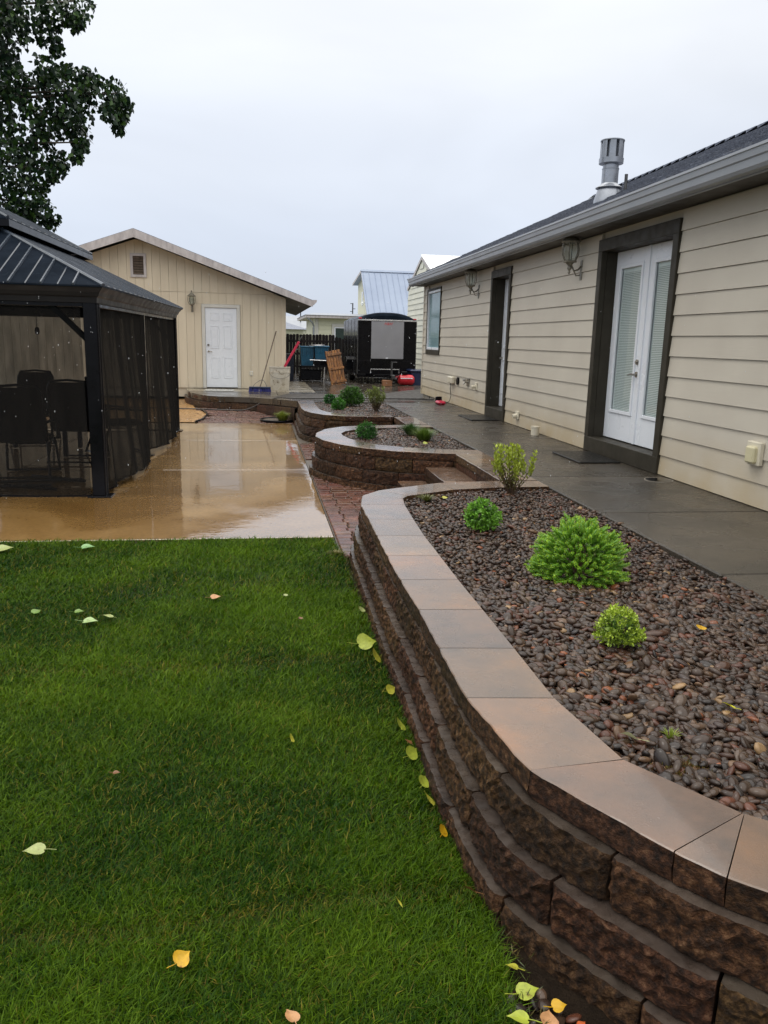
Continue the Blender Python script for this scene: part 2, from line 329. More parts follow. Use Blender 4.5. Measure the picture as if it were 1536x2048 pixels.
M['fabric'] = pm('dark_sling_fabric', [(.3, (.004, .004, .005)), (.7, (.010, .009, .010))], 30, (.6, .9), spec=.05)
M['trunk'] = pm('tree_bark', [(.3, (.05, .04, .03)), (.7, (.13, .11, .085))], 12, (.6, .9), (25, 1, .03), stretch=(1, 1, .3))
M['treeleaf'] = pm('poplar_leaf', [(.3, (.8, .8, .8)), (.7, (1.2, 1.2, 1.2))], 2, (.25, .45), vcol=True, trans=.12, spec=.3)
M['shrubleaf'] = pm('shrub_leaf', [(.3, (.85, .85, .85)), (.7, (1.15, 1.15, 1.15))], 30, (.25, .45), vcol=True, trans=.2)
M['stem'] = pm('twig', [(.3, (.05, .03, .018)), (.7, (.11, .065, .04))], 30, (.5, .7))
M['blind'] = pm('white_blind_slat', [(.3, (.72, .76, .76)), (.7, (.77, .80, .80))], 3, (.4, .5))
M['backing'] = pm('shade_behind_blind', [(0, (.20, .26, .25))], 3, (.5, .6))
M['tealpane'] = pm('frosted_pane', [(.3, (.19, .31, .34)), (.7, (.22, .34, .37))], 3, (.08, .14), spec=.2)
M['darkpane'] = pm('dark_pane', [(.3, (.015, .035, .035)), (.7, (.03, .055, .05))], 3, (.03, .06))
M['grime'] = pm('grimy_metal', [(.3, (.05, .05, .05)), (.7, (.12, .12, .12))], 9, (.3, .5), metal=.6)
M['tyre'] = pm('tyre_rubber', [(.3, (.01, .01, .01)), (.7, (.02, .02, .02))], 20, (.6, .8))
M['galvbright'] = pm('bright_steel', [(.3, (.55, .56, .58)), (.7, (.7, .7, .72))], 9, (.2, .35), metal=.8)
M['white_text'] = pm('white_letter', [(0, (.8, .8, .8))], 5, (.4, .5)); M['red_text'] = pm('red_letter', [(0, (.55, .03, .03))], 5, (.4, .5))
def glass():
    m, t, b, out = newmat('clear_glass')
    tr = N('ShaderNodeBsdfTransparent', t); tr.inputs[0].default_value = (.88, .93, .92, 1); gl = N('ShaderNodeBsdfGlossy', t); gl.inputs['Roughness'].default_value = .015
    lw = N('ShaderNodeLayerWeight', t); lw.inputs['Blend'].default_value = .5; pw = N('ShaderNodeMath', t, operation='POWER'); pw.inputs[1].default_value = 4.5; L(t, lw.outputs['Facing'], pw.inputs[0]); fr = N('ShaderNodeMath', t, operation='MULTIPLY_ADD'); fr.inputs[1].default_value = .95; fr.inputs[2].default_value = .04; L(t, pw.outputs[0], fr.inputs[0]); ms = N('ShaderNodeMixShader', t); L(t, fr.outputs[0], ms.inputs[0]); L(t, tr.outputs[0], ms.inputs[1]); L(t, gl.outputs[0], ms.inputs[2]); L(t, ms.outputs[0], out.inputs[0])
    return m
M['glass'] = glass()
def net():
    # woven mesh: the more edge-on it is seen, the fewer gaps remain
    m, t, b, out = newmat('mosquito_net')
    tr = N('ShaderNodeBsdfTransparent', t); df = N('ShaderNodeBsdfDiffuse', t); df.inputs[0].default_value = (.017, .016, .015, 1)
    g = N('ShaderNodeNewGeometry', t); n = N('ShaderNodeTexNoise', t); n.inputs['Scale'].default_value = 5; n.inputs['Detail'].default_value = 5
    mp = N('ShaderNodeMapping', t); mp.inputs['Scale'].default_value = (2, 2, .35); L(t, g.outputs['Position'], mp.inputs[0]); L(t, mp.outputs[0], n.inputs['Vector'])
    mr = N('ShaderNodeMapRange', t); mr.inputs[1].default_value = .3; mr.inputs[2].default_value = .7; mr.inputs[3].default_value = .46; mr.inputs[4].default_value = .26; L(t, n.outputs[0], mr.inputs[0])
    lw = N('ShaderNodeLayerWeight', t); lw.inputs['Blend'].default_value = .5
    c = N('ShaderNodeMath', t, operation='SUBTRACT'); c.inputs[0].default_value = 1.04; L(t, lw.outputs['Facing'], c.inputs[1])
    iv = N('ShaderNodeMath', t, operation='DIVIDE'); iv.inputs[0].default_value = 1; L(t, c.outputs[0], iv.inputs[1])
    pw = N('ShaderNodeMath', t, operation='POWER'); L(t, mr.outputs[0], pw.inputs[0]); L(t, iv.outputs[0], pw.inputs[1])
    ms = N('ShaderNodeMixShader', t); L(t, pw.outputs[0], ms.inputs[0]); L(t, df.outputs[0], ms.inputs[1]); L(t, tr.outputs[0], ms.inputs[2]); L(t, ms.outputs[0], out.inputs[0])
    return m
M['net'] = net()
# ------------------------------------------------------------------ ground and paving
b = MB(); b.quad((-400, -200, -.14), (400, -200, -.14), (400, 900, -.14), (-400, 900, -.14)); struct(b.build('ground', M['earth']))
b = MB(); b.quad((-30, -8, -.03), (.9, -8, -.03), (.9, 6.56, -.03), (-30, 6.56, -.03)); struct(b.build('lawn_ground', M['lawnsoil']))
# patio, cast in slabs
pat = MB(); pat.quad((-14, 6.52, -.02), (.63, 6.52, -.02), (.63, 15.80, -.02), (-14, 15.80, -.02)); pat = struct(pat.build('patio', M['joint']))
for x0, x1 in ((-14, -8), (-8, -2.9), (-2.9, .632)):
    for y0, y1 in ((6.56, 10.12), (10.12, 13.1), (13.1, 15.80)):
        s = MB(); s.bbox(x0 + .004, x1 - .004, y0 + .004, y1 - .004, -.10, 0, b=.004); s.build('concrete_slab', M['patio'], pat)

# walkway beside the house (upper level) and the yard behind it, sloping down to the far end
def zyard(x, y): 
    return .455 - .135 * min(1, max(0, (y - 15.6) / 2.9))
walk = MB(); walk.quad((2.485, -3, .40), (3.9, -3, .40), (3.9, 15.6, .40), (2.485, 15.6, .40)); walk = struct(walk.build('walkway', M['joint']))
ys = [-3, -1.4, .3, 2.0, 3.79, 5.36, 6.93, 8.66, 10.40, 12.0, 13.7, 15.58]
for y0, y1 in zip(ys[:-1], ys[1:]):
    s = MB(); s.bbox(2.484, 3.86, y0 + .008, y1 - .008, .30, .455, b=.009); s.build('concrete_slab', M['walk'], walk)
edge = [(.752, 15.86), (.70, 16.03), (.29, 17.17), (-.19, 18.16), (-.55, 18.42), (-.87, 18.53), (-1.15, 18.75), (-1.36, 19.1), (-1.60, 19.7), (-1.74, 20.27), (-1.86, 21.32)]
padpoly = edge + [(.68, 21.32), (.68, 34), (9, 34), (9, 15.6), (.78, 15.6)]
yard = MB(); yard.add([(x, y, zyard(x, y) - .035) for x, y in padpoly], [tuple(range(len(padpoly)))]); yard = struct(yard.build('yard', M['joint'], fix=False))
xs_ = [-2.2, .45, 1.45, 3.0, 5.2, 9.0]; ys_ = [15.6, 16.9, 18.5, 20.4, 22.6, 25.4, 28, 34]
for i in range(len(xs_) - 1):
    for j in range(len(ys_) - 1):
        P = clip_rect(padpoly, xs_[i] + .006, xs_[i + 1] - .006, ys_[j] + .006, ys_[j + 1] - .006)
        if len(P) < 3: continue
        n = len(P); s = MB()
        s.add([(x, y, zyard(x, y)) for x, y in P] + [(x, y, zyard(x, y) - .12) for x, y in P], [tuple(range(n))] + [(k, n + k, n + (k + 1) % n, (k + 1) % n) for k in range(n)])
        light = (xs_[i] < 1 and 20 < ys_[j] < 25)
        s.build('concrete_slab', M['padlight'] if light else M['yard'], yard)

# brick paving: between the walls and in front of the garage landing
def zbrick(y): return .0 + .05 * min(1, max(0, (y - 15.8) / 2.2))
bp = MB(); bp.add([(.64, 5.6, -.022), (2.2, 5.6, -.022), (2.2, 15.8, -.022), (.64, 15.8, -.022)], [(0, 1, 2, 3)])
bp.add([(-1.9, 15.81, -.022), (.78, 15.81, -.022), (.78, 18.9, .03), (-1.9, 18.9, .03)], [(0, 1, 2, 3)]); bp = struct(bp.build('brick_paving', M['sand'], fix=False))
npv = 0; stuffm = MB(); paver_me = {}
def paver(x0, x1, y0, y1):
    global npv
    dz = rng.uniform(-.003, .003); z = zbrick((y0 + y1) / 2) + dz
    w, d = round(x1 - x0, 3), round(y1 - y0, 3)
    if npv >= 300:
        stuffm.bbox(x0, x1, y0, y1, z - .05, z, b=.006); return
    key = (w, d)
    if key not in paver_me:
        q = MB(); q.bbox(-w / 2, w / 2, -d / 2, d / 2, -.05, 0, b=.008); o = q.build('paver', M['paver'], bp, local=True); paver_me[key] = o.data
    else:
        o = bpy.data.objects.new('paver', paver_me[key]); COL.objects.link(o); o.parent = bp
    o.location = ((x0 + x1) / 2, (y0 + y1) / 2, z); o.rotation_euler = (rng.uniform(-.006, .006), rng.uniform(-.006, .006), rng.uniform(-.012, .012)); npv += 1
def pave(poly, xr, yr, pitch=.118, widths=(.16, .24, .20)):
    y = yr[0]; r = 0
    while y < yr[1]:
        x = xr[0] - [0, .11, .05][r % 3]
        k = 0
        while x < xr[1]:
            w = widths[(k + r) % len(widths)]
            x0, x1 = max(x, xr[0]), min(x + w, xr[1])
            cx, cy = (x0 + x1) / 2, y + pitch / 2
            if x1 - x0 > .04 and inpoly(np.array([cx]), np.array([cy]), poly)[0]:
                paver(x0 + .005, x1 - .005, y + .005, y + pitch - .005)
            x += w; k += 1
        y += pitch; r += 1
pave([(.64, 5.95), (1.3, 6.4), (2.2, 6.6), (2.2, 8.9), (1.2, 8.95), (.72, 9.6), (.64, 10.2)], (.645, 1.55), (5.95, 10.1))
pave([(.5, 11.0), (2.2, 11.0), (2.2, 12.9), (.5, 12.9)], (.645, 1.6), (11.1, 12.7))
brickfar = [(-1.22, 15.8), (-1.10, 16.3), (-1.05, 17.2), (-1.25, 18.0), (-1.3, 18.75), (-.9, 18.5), (-.2, 18.2), (.3, 17.2), (.7, 16.1), (.72, 15.8)]
pave(brickfar, (-1.4, .74), (15.83, 18.6), pitch=.15, widths=(.22, .30))
if stuffm.f: o = stuffm.build('paver_field', M['paver'], bp); o['kind'] = 'stuff'
# bark bed left of the pavers
b = MB(); pb = [(-6, 15.81), (-1.24, 15.81), (-1.12, 16.3), (-1.07, 17.2), (-1.27, 18.0), (-1.45, 18.7), (-1.8, 21.3), (-6, 21.3)]
b.add([(x, y, .012 + .03 * min(1, max(0, (y - 16) / 2))) for x, y in pb], [tuple(range(len(pb)))]); struct(b.build('bark_bed', M['bark'], fix=False))
e = MB(); e.tube([(x, y, zbrick(y) + .01) for x, y in [(-1.235, 15.9), (-1.13, 16.3), (-1.075, 17.2), (-1.2, 17.9), (-1.29, 18.2)]], .022, n=6)
tag(e.build('bed_edging', M['black'], smooth=True), 'thin black curved edging strip between brown bark bed and brick paving', 'edging')

# ------------------------------------------------------------------ segmental retaining walls
def fnoise(x, y, z, s=1.0): return noise.noise(Vector((x * s, y * s, z * s)))
class Path:
    def __init__(s, pts, smooth=True):
        if smooth:
            P = [Vector(p) for p in pts]; out = []
            P = [P[0] * 2 - P[1]] + P + [P[-1] * 2 - P[-2]]
            for i in range(1, len(P) - 2):
                for k in range(8):
                    t = k / 8; a, b_, c, d = P[i - 1], P[i], P[i + 1], P[i + 2]
                    out.append(.5 * ((2 * b_) + (c - a) * t + (2 * a - 5 * b_ + 4 * c - d) * t * t + (3 * b_ - a - 3 * c + d) * t ** 3))
            out.append(P[-2]); pts = out
        s.p = [Vector(p) for p in pts]; s.l = [0]
        for a, b_ in zip(s.p[:-1], s.p[1:]): s.l.append(s.l[-1] + (b_ - a).length)
        s.L = s.l[-1]
    def at(s, d, off=0):
        d = min(max(d, 0), s.L); i = 0
        while i < len(s.l) - 2 and s.l[i + 1] < d: i += 1
        def tan(j):
            j = min(max(j, 0), len(s.p) - 2); return (s.p[j + 1] - s.p[j]).normalized()
        t = (d - s.l[i]) / max(1e-6, s.l[i + 1] - s.l[i]); q = s.p[i].lerp(s.p[i + 1], t)
        T = (tan(i - 1) + tan(i)).normalized().lerp((tan(i) + tan(i + 1)).normalized(), t); T.normalize()
        nrm = Vector((T.y, -T.x)); return q + nrm * off, nrm
def wall_block(path, s0, s1, z0, z1, off, parent, nx=10, nz=4, depth=.24, amp=.012, seed=0.0):
    g = .0045; b_ = MB(); V = []
    for j in range(nz + 1):
        for i in range(nx + 1):
            u, w = i / nx, j / nz
            s_ = s0 + g + (s1 - s0 - 2 * g) * u; z = z0 + .001 + (z1 - z0 - .002) * w
            q, nrm = path.at(s_, off)
            q = q + nrm * (.020 * min(1, max(0, (2.35 - q.y) / .4)))      # courses step out a little more round the bend
            d = amp * (.45 * fnoise(q.x, q.y, z * 1.3 + seed, 7) + .75 * fnoise(q.x, q.y, z + seed, 24) + .75 * fnoise(q.x, q.y, z - seed, 55) + .35 * rng.uniform(-1, 1))
            if j == nz: d = d * .45 - .003; z += .004 * fnoise(q.x, q.y, z, 40) - .002
            if i in (0, nx): d -= .014
            if j == 0: d -= .006
            p = q + nrm * d; V.append((p.x, p.y, z - (.003 if j == nz and i in (0, nx) else 0)))
    F = [(j * (nx + 1) + i, j * (nx + 1) + i + 1, (j + 1) * (nx + 1) + i + 1, (j + 1) * (nx + 1) + i) for j in range(nz) for i in range(nx)]
    b_.add(V, F, 0)
    T = [V[nz * (nx + 1) + i] for i in range(nx + 1)]; B = []; C = []
    for i in range(nx + 1):
        q, nrm = path.at(s0 + g + (s1 - s0 - 2 * g) * i / nx, off - depth); B.append((q.x, q.y, z1 - .001)); C.append((q.x, q.y, z0 + .001))
    b_.add(T + B, [(i, i + 1, nx + 2 + i, nx + 1 + i) for i in range(nx)], 1)
    # ends
    for i, flip in ((0, 0), (nx, 1)):
        col = [V[j * (nx + 1) + i] for j in range(nz + 1)] + [B[i], C[i]]
        b_.add(col, [tuple(range(len(col)))], 0)
    return b_.build('wall_block', [M['rock'], M['rocktop']], parent, smooth=True if False else False)
def cap_stone(p0, p1, q0, q1, parent, z0=.372, z1=.46, n=10, amp=.007, front=True):
    p0, p1, q0, q1 = map(Vector, (p0, p1, q0, q1)); g = .0022
    def sh(a, b_, d): t = (b_ - a).normalized(); return a + t * d
    P0, P1, Q0, Q1 = sh(p0, p1, g), sh(p1, p0, g), sh(q0, q1, g) if (q1 - q0).length > .02 else q0, sh(q1, q0, g) if (q1 - q0).length > .02 else q1
    t = (P1 - P0).normalized(); nrm = Vector((t.y, -t.x)); b_ = MB(); V = []; nz = 4
    for j in range(nz + 1):
        for i in range(n + 1):
            u = i / n; q = P0.lerp(P1, u); z = z0 + (z1 - .003 - z0) * j / nz
            d = amp * (fnoise(q.x, q.y, z, 12) + .7 * fnoise(q.x, q.y, z, 34) + .4 * fnoise(q.x, q.y, z, 70)) - .002
            if j == 0: d -= .006
            if j == nz: d = min(d, .003) * .6
            if i in (0, n): d -= .003
            p = q + nrm * d; V.append((p.x, p.y, z))
    b_.add(V, [(j * (n + 1) + i, j * (n + 1) + i + 1, (j + 1) * (n + 1) + i + 1, (j + 1) * (n + 1) + i) for j in range(nz) for i in range(n)], 0)
    T = V[nz * (n + 1):]; I = [(x - nrm.x * .004, y - nrm.y * .004, z1) for x, y, z in T]
    k = n + 1
    b_.add(T + I, [(i, i + 1, k + i + 1, k + i) for i in range(n)], 1)
    Bk = [(Q0.x, Q0.y, z1), (Q1.x, Q1.y, z1)]
    b_.add(I + Bk, [tuple(list(range(k)) + [k + 1, k])], 1)
    Bl = [(Q0.x, Q0.y, z0), (Q1.x, Q1.y, z0)]
    b_.add([Bk[0], Bk[1], Bl[1], Bl[0]], [(0, 1, 2, 3)], 0)
    b_.add([V[nz * k], I[0], Bk[0], Bl[0], V[0]], [(0, 1, 2, 3, 4)], 0); b_.add([V[nz * k + n], I[n], Bk[1], Bl[1], V[n]], [(0, 1, 2, 3, 4)], 0)
    b_.add([V[0], V[n], Bl[1], Bl[0]], [(0, 1, 2, 3)], 0)
    return b_.build('cap_stone', [M['rock'], M['cap']], parent)
LV = ((.222, .370, -.001, .10), (.072, .220, .036, .25), (-.078, .070, .065, .40))
def retaining_wall(outer, inner, label, nx=10, skip_caps=()):
    w = empty('retaining_wall', (outer[0][0], outer[0][1], 0), label=label, cat='retaining wall', group='low block retaining walls round the gravel planters')
    for i in range(len(outer) - 1):
        cap_stone(outer[i], outer[i + 1], inner[i], inner[i + 1], w)
    path = Path(outer)
    for z0, z1, off, ph in LV:
        s = -ph
        while s < path.L:
            a, b_ = max(s, 0), min(s + .457, path.L)
            if b_ - a > .03: wall_block(path, a, b_, z0, z1, off, w, nx=nx, nz=8 if nx > 8 else 4, seed=z0 * 7)
            s += .457
    return w
NO = [(2.478, 6.69), (2.02, 6.68), (1.55, 6.61), (.978, 6.285), (.80, 6.06), (.744, 5.712), (.734, 5.225), (.725, 4.76), (.713, 4.288), (.71, 3.825), (.712, 3.36), (.703, 2.898), (.697, 2.445), (.759, 1.965), (.987, 1.564), (1.065, 1.462), (1.42, 1.15), (1.86, .95), (2.478, .80)]
NI = [(2.478, 6.40), (2.02, 6.372), (1.6, 6.285), (1.159, 6.03), (1.105, 5.93), (1.075, 5.69), (1.047, 5.195), (1.026, 4.74), (1.019, 4.267), (1.011, 3.802), (1.01, 3.335), (1.008, 2.867), (1.004, 2.412), (1.06, 1.992), (1.255, 1.694), (1.257, 1.692), (1.60, 1.42), (1.96, 1.24), (2.478, 1.10)]
MO = [(2.478, 11.42), (1.9, 11.33), (1.438, 11.223), (1.137, 11.07), (.888, 10.75), (.734, 10.274), (.704, 9.932), (.766, 9.55), (.938, 9.16), (1.147, 8.88), (1.50, 8.6), (2.007, 8.42), (2.478, 8.36)]
MI = [(2.478, 11.10), (1.95, 11.0), (1.56, 10.88), (1.30, 10.70), (1.14, 10.50), (1.062, 10.25), (1.062, 10.02), (1.11, 9.70), (1.22, 9.42), (1.40, 9.13), (1.66, 8.92), (2.08, 8.76), (2.478, 8.68)]
FO = [(.765, 15.85), (.755, 15.38), (.75, 14.92), (.745, 14.46), (.741, 13.98), (.765, 13.58), (.849, 13.22), (1.049, 12.84), (1.375, 12.64), (1.76, 12.60), (2.15, 12.60)]
FI = [(1.075, 15.85), (1.062, 15.38), (1.05, 14.92), (1.047, 14.46), (1.045, 14.02), (1.06, 13.72), (1.12, 13.44), (1.26, 13.12), (1.46, 12.95), (1.78, 12.90), (2.15, 12.90)]
w1 = retaining_wall(NO, NI, 'nearest curved block retaining wall with smooth brown capstones, beside the lawn', 24)
w2 = retaining_wall(MO, MI, 'middle rounded block retaining wall behind the steps, around the second gravel bed', 8)
w3 = retaining_wall(FO, FI, 'farthest block retaining wall holding the gravel bed with four round shrubs', 6)

# steps up to the walkway, built of the same block
def steps(y0, y1, label, cx=2.13):
    st = empty('garden_steps', (1.5, y0, 0), label=label, cat='steps', group='block steps up to the walkway')
    ym = (y0 + y1) / 2
    for k, (xa, xb, z) in enumerate(((cx + .003, 2.478, .46), (cx - .33, cx + .0, .31), (cx - .64, cx - .333, .16))):
        for ya, yb in ((y0, ym), (ym, y1)):
            ya += .012 if ya == y0 else .003; yb -= .003
            cap_stone((xa, yb), (xa, ya), (xb, yb), (xb, ya), st, z0=z - .088, z1=z, n=8).name = 'tread_stone'
            rb = MB(); rb.bbox(xa + .012, xb, ya, yb, z - .15 - .02, z - .09, b=.006); rb.build('riser_stone', M['rock'], st)
    return st
steps(6.70, 8.38, 'two low block steps between the nearest and middle retaining walls', 2.13)
steps(11.44, 12.58, 'block steps between the middle and farthest retaining walls', 2.15)
# landing in front of the garage door: two courses of block
ls = empty('landing_steps', (-.2, 18.2, 0), label='curved two course block step in front of the garage door landing', cat='steps')
ep = Path(list(reversed([(x, y) for x, y in edge])))
ep2 = Path([(x, y) for x, y in edge[1:]][::-1])
def lblock(s0, s1, z0f, z1f, off):
    b_ = MB(); V = []; n = 5
    for i in range(n + 1):
        q, nn = ep.at(s0 + .003 + (s1 - s0 - .006) * i / n, 0); nn = -nn if False else nn
        for off_, z in ((off - .006, z0f(q)), (off + .004, (z0f(q) + z1f(q)) / 2), (off - .004, z1f(q)), (off - .3, z1f(q) + .002)):
            p = q + nn * off_; V.append((p.x, p.y, z))
    F = [(i * 4 + k, (i + 1) * 4 + k, (i + 1) * 4 + k + 1, i * 4 + k + 1) for i in range(n) for k in range(2)]
    b_.add(V, F, 0); b_.add(V, [(i * 4 + 2, (i + 1) * 4 + 2, (i + 1) * 4 + 3, i * 4 + 3) for i in range(n)], 1)
    b_.build('wall_block', [M['rock'], M['rocktop']], ls)
zt = lambda q: zyard(q.x, q.y) - .008
for off, za, zb, ph in ((-.008, lambda q: zt(q) - .13, zt, .1), (.05, lambda q: -.04, lambda q: zt(q) - .135, .3)):
    s = -ph
    while s < ep.L:
        a, c = max(0, s), min(ep.L, s + .457)
        if c - a > .05: lblock(a, c, za, zb, off)
        s += .457

# ------------------------------------------------------------------ planter gravel
def bed(name_poly, poly):
    b_ = MB(); b_.add([(x, y, .405) for x, y in poly], [tuple(range(len(poly)))]); return struct(b_.build('planter_soil', M['soil'], fix=False))
nearp = [(x, y) for x, y in NI] + [(2.484, 1.10), (2.484, 6.40)]
midp = [(x, y) for x, y in MI] + [(2.484, 8.68), (2.484, 11.10)]
farp = [(x, y) for x, y in FI] + [(2.48, 12.90), (2.484, 15.56), (1.08, 15.56)]
for p in (nearp, midp, farp): bed('s', p)
def ico(sub):
    bm = bmesh.new(); bmesh.ops.create_icosphere(bm, subdivisions=sub, radius=1)
    v = np.array([q.co[:] for q in bm.verts]); f = np.array([[q.index for q in F.verts] for F in bm.faces]); bm.free(); return v, f
ICO = {0: ico(1), 1: ico(2)}
PC = np.array([(.038, .027, .021), (.030, .021, .017), (.052, .038, .029), (.048, .027, .019), (.024, .021, .021), (.070, .050, .037), (.075, .032, .021), (.11, .075, .050), (.075, .060, .050), (.045, .035, .034), (.22, .16, .09), (.17, .065, .03)])
PC = PC * np.array([1.0, .86, .74]); PW = np.array([.17, .16, .14, .12, .12, .08, .06, .05, .04, .04, .01, .01]); PW /= PW.sum()
def pebbles(pts, sub, size, z0, name, label, parent=None):
    n = len(pts); V0, F0 = ICO[sub]; nv = len(V0)
    s = size * np.exp(rng.normal(0, .17, n)); asp = np.stack([s * rng.uniform(.9, 1.35, n), s * rng.uniform(.65, .95, n), s * rng.uniform(.34, .56, n)], 1)
    a = rng.uniform(0, 2 * np.pi, n); tx = rng.normal(0, .35, n); ty = rng.normal(0, .35, n)
    ca, sa = np.cos(a), np.sin(a); Rz = np.zeros((n, 3, 3)); Rz[:, 0, 0] = ca; Rz[:, 0, 1] = -sa; Rz[:, 1, 0] = sa; Rz[:, 1, 1] = ca; Rz[:, 2, 2] = 1
    cx_, sx_ = np.cos(tx), np.sin(tx); Rx = np.zeros((n, 3, 3)); Rx[:, 0, 0] = 1; Rx[:, 1, 1] = cx_; Rx[:, 1, 2] = -sx_; Rx[:, 2, 1] = sx_; Rx[:, 2, 2] = cx_
    cy_, sy_ = np.cos(ty), np.sin(ty); Ry = np.zeros((n, 3, 3)); Ry[:, 1, 1] = 1; Ry[:, 0, 0] = cy_; Ry[:, 0, 2] = sy_; Ry[:, 2, 0] = -sy_; Ry[:, 2, 2] = cy_
    R_ = Rx @ Ry @ Rz
    # lumpy deformation per pebble
    W = rng.normal(0, .10, (n, 3, 3)) + np.eye(3)
    V = np.einsum('nij,vj->nvi', W, V0); V = V * asp[:, None, :]; V = np.einsum('nij,nvj->nvi', R_, V)
    V[:, :, 0] += pts[:, 0:1]; V[:, :, 1] += pts[:, 1:2]; V[:, :, 2] += (z0 + rng.uniform(-.006, .008, n))[:, None] if len(pts[0]) < 3 else pts[:, 2:3]
    F = (F0[None] + (np.arange(n) * nv)[:, None, None]).reshape(-1, 3)
    c = PC[rng.choice(len(PC), n, p=PW)] * rng.uniform(.75, 1.3, (n, 1)); C = np.repeat(c, nv, 0)
    o = fastmesh(name, V.reshape(-1, 3), F, 3, M['pebble'], C, smooth=True, parent=parent)
    tag(o, label, 'gravel', kind='stuff'); return o
def jgrid(poly, sp, inset=0):
    P = np.array(poly); x0, y0 = P.min(0); x1, y1 = P.max(0)
    gx, gy = np.meshgrid(np.arange(x0, x1, sp), np.arange(y0, y1, sp * .87)); gx = gx + (np.arange(gx.shape[0]) % 2)[:, None] * sp / 2
    px = gx.ravel() + rng.uniform(-.42, .42, gx.size) * sp; py = gy.ravel() + rng.uniform(-.42, .42, gx.size) * sp
    k = inpoly(px, py, poly); return np.stack([px[k], py[k]], 1)
def shrinkpoly(poly, d):
    P = [Vector(p) for p in poly]; c = Vector((sum(p.x for p in P) / len(P), sum(p.y for p in P) / len(P))); return [tuple(c + (p - c) * (1 - d / max(.2, (p - c).length))) for p in P]
np_s = shrinkpoly(nearp, .018)
g1 = jgrid(np_s, .0280); lo = jgrid(np_s, .052)
near_ = g1[g1[:, 1] < 3.7]; far_ = g1[g1[:, 1] >= 3.7]
und = lambda p: .425 + .010 * np.sin(p[:, 0] * 5.1 + 1) * np.cos(p[:, 1] * 3.7)
def with_z(p, dz=0): return np.column_stack([p, und(p) + rng.uniform(-.006, .007, len(p)) + dz])
lb = 'wet dark rounded river pebbles filling the nearest planter'
allp = np.concatenate([near_])
pebbles(np.concatenate([with_z(near_), with_z(jgrid(np_s, .05), .012)[:0], with_z(near_[rng.uniform(0, 1, len(near_)) < .16] + .012, .012)]), 1, .0216, 0, 'gravel', 'wet dark rounded river pebbles in the front of the nearest planter')
pebbles(np.concatenate([with_z(far_), with_z(lo[lo[:, 1] >= 3.7], -.012), with_z(far_[rng.uniform(0, 1, len(far_)) < .14] + .012, .013)]), 0, .0202, 0, 'gravel', 'wet dark rounded river pebbles in the back of the nearest planter')
grit = jgrid(np_s, .022); grit = grit[grit[:, 1] < 4.4]; pebbles(with_z(grit, -.002), 0, .0085, 0, 'gravel', 'fine grit between the pebbles of the nearest planter')
pm_ = shrinkpoly(midp, .018); g2 = jgrid(pm_, .032); pebbles(with_z(g2), 0, .024, 0, 'gravel', 'wet river pebbles filling the middle planter')
pf_ = shrinkpoly(farp, .018); g3 = jgrid(pf_, .036); pebbles(with_z(g3), 0, .027, 0, 'gravel', 'wet river pebbles around the shrubs in the farthest planter')
# strip of soil and pebbles between lawn and wall at the front
sp_ = [(.62, 1.3), (.62, 1.70), (.655, 1.74), (.76, 1.62), (.88, 1.46), (1.0, 1.35), (1.0, 1.2)]
b = MB(); b.add([(x, y, -.022) for x, y in [(.52, .4), (.52, 2.2), (.58, 6.2), (.80, 6.2), (.80, 2.2), (2.4, .9), (2.4, .4)]], [tuple(range(7))]); struct(b.build('soil_strip', M['soil'], fix=False))
g4 = jgrid(sp_, .040); pebbles(np.column_stack([g4, np.full(len(g4), -.008) + rng.uniform(-.006, .006, len(g4))]), 1, .019, 0, 'gravel', 'few river pebbles on the soil at the foot of the nearest wall')
# ------------------------------------------------------------------ the house on the right
WX = 3.83; HY0, HY1 = -2.0, 18.55; ZT = 2.90
house = empty('house', (WX, 8, .455), label='long single storey house with cream lap siding and dark trimmed doors on the right', cat='house')
b = MB(); b.box(WX + .03, 12.2, HY0, HY1 - .02, .46, 3.3); b.build('wall', M['siding'], house)
b = MB(); b.box(WX + .02, 12.15, HY0, HY1 - .06, -.05, .458); b.build('foundation', M['concrete'], house)
# openings in y on the lane-side wall: (y0, y1, z0, z1) with trims
DOOR_F = (7.04, 8.80, .458, 2.815); DOOR_S = (11.98, 13.03, .458, 2.81); WIN = (16.74, 18.10, 1.385, 2.80)
openings = [DOOR_F, DOOR_S, WIN]
EXP = .1865; z = .462; k = 0
while z < ZT - .02:
    zt_ = min(z + EXP, ZT)
    segs = [(HY0, HY1 - .09)]
    for (a, c, z0, z1) in openings:
        if z0 < zt_ - .01 and z1 > z + .01:
            ns = []
            for s0, s1 in segs:
                if c <= s0 or a >= s1: ns.append((s0, s1))
                else:
                    if a > s0: ns.append((s0, a))
                    if c < s1: ns.append((c, s1))
            segs = ns
    for s0, s1 in segs:
        # boards come in 3.66 m lengths
        cuts = [s0] + [q for q in [HY0 + (k % 3) * 1.22 + 3.66 * i for i in range(-1, 8)] if s0 + .3 < q < s1 - .3] + [s1]
        cuts = [s0, s1]
        for c0, c1 in zip(cuts[:-1], cuts[1:]):
            zz0, zz1 = z, zt_ - .0035  # gap added above each board to draw a dark shadow line
            for (a, c, q0, q1) in openings:      # keep boards clear of the window trim
                if a < (c0 + c1) / 2 < c: zz1 = min(zz1, q0) if q0 > z else zz1; zz0 = max(zz0, q1) if q1 < zt_ and q1 > z else zz0
            m = MB(); prof = [(WX - .016, zz0), (WX - .016 + .0135, zz1), (WX + .028, zz1), (WX + .028, zz0)]
            m.prism(prof, 'y', c0 + .001, c1 - .001); m.build('siding_board', M['siding'], house)
    z += EXP; k += 1
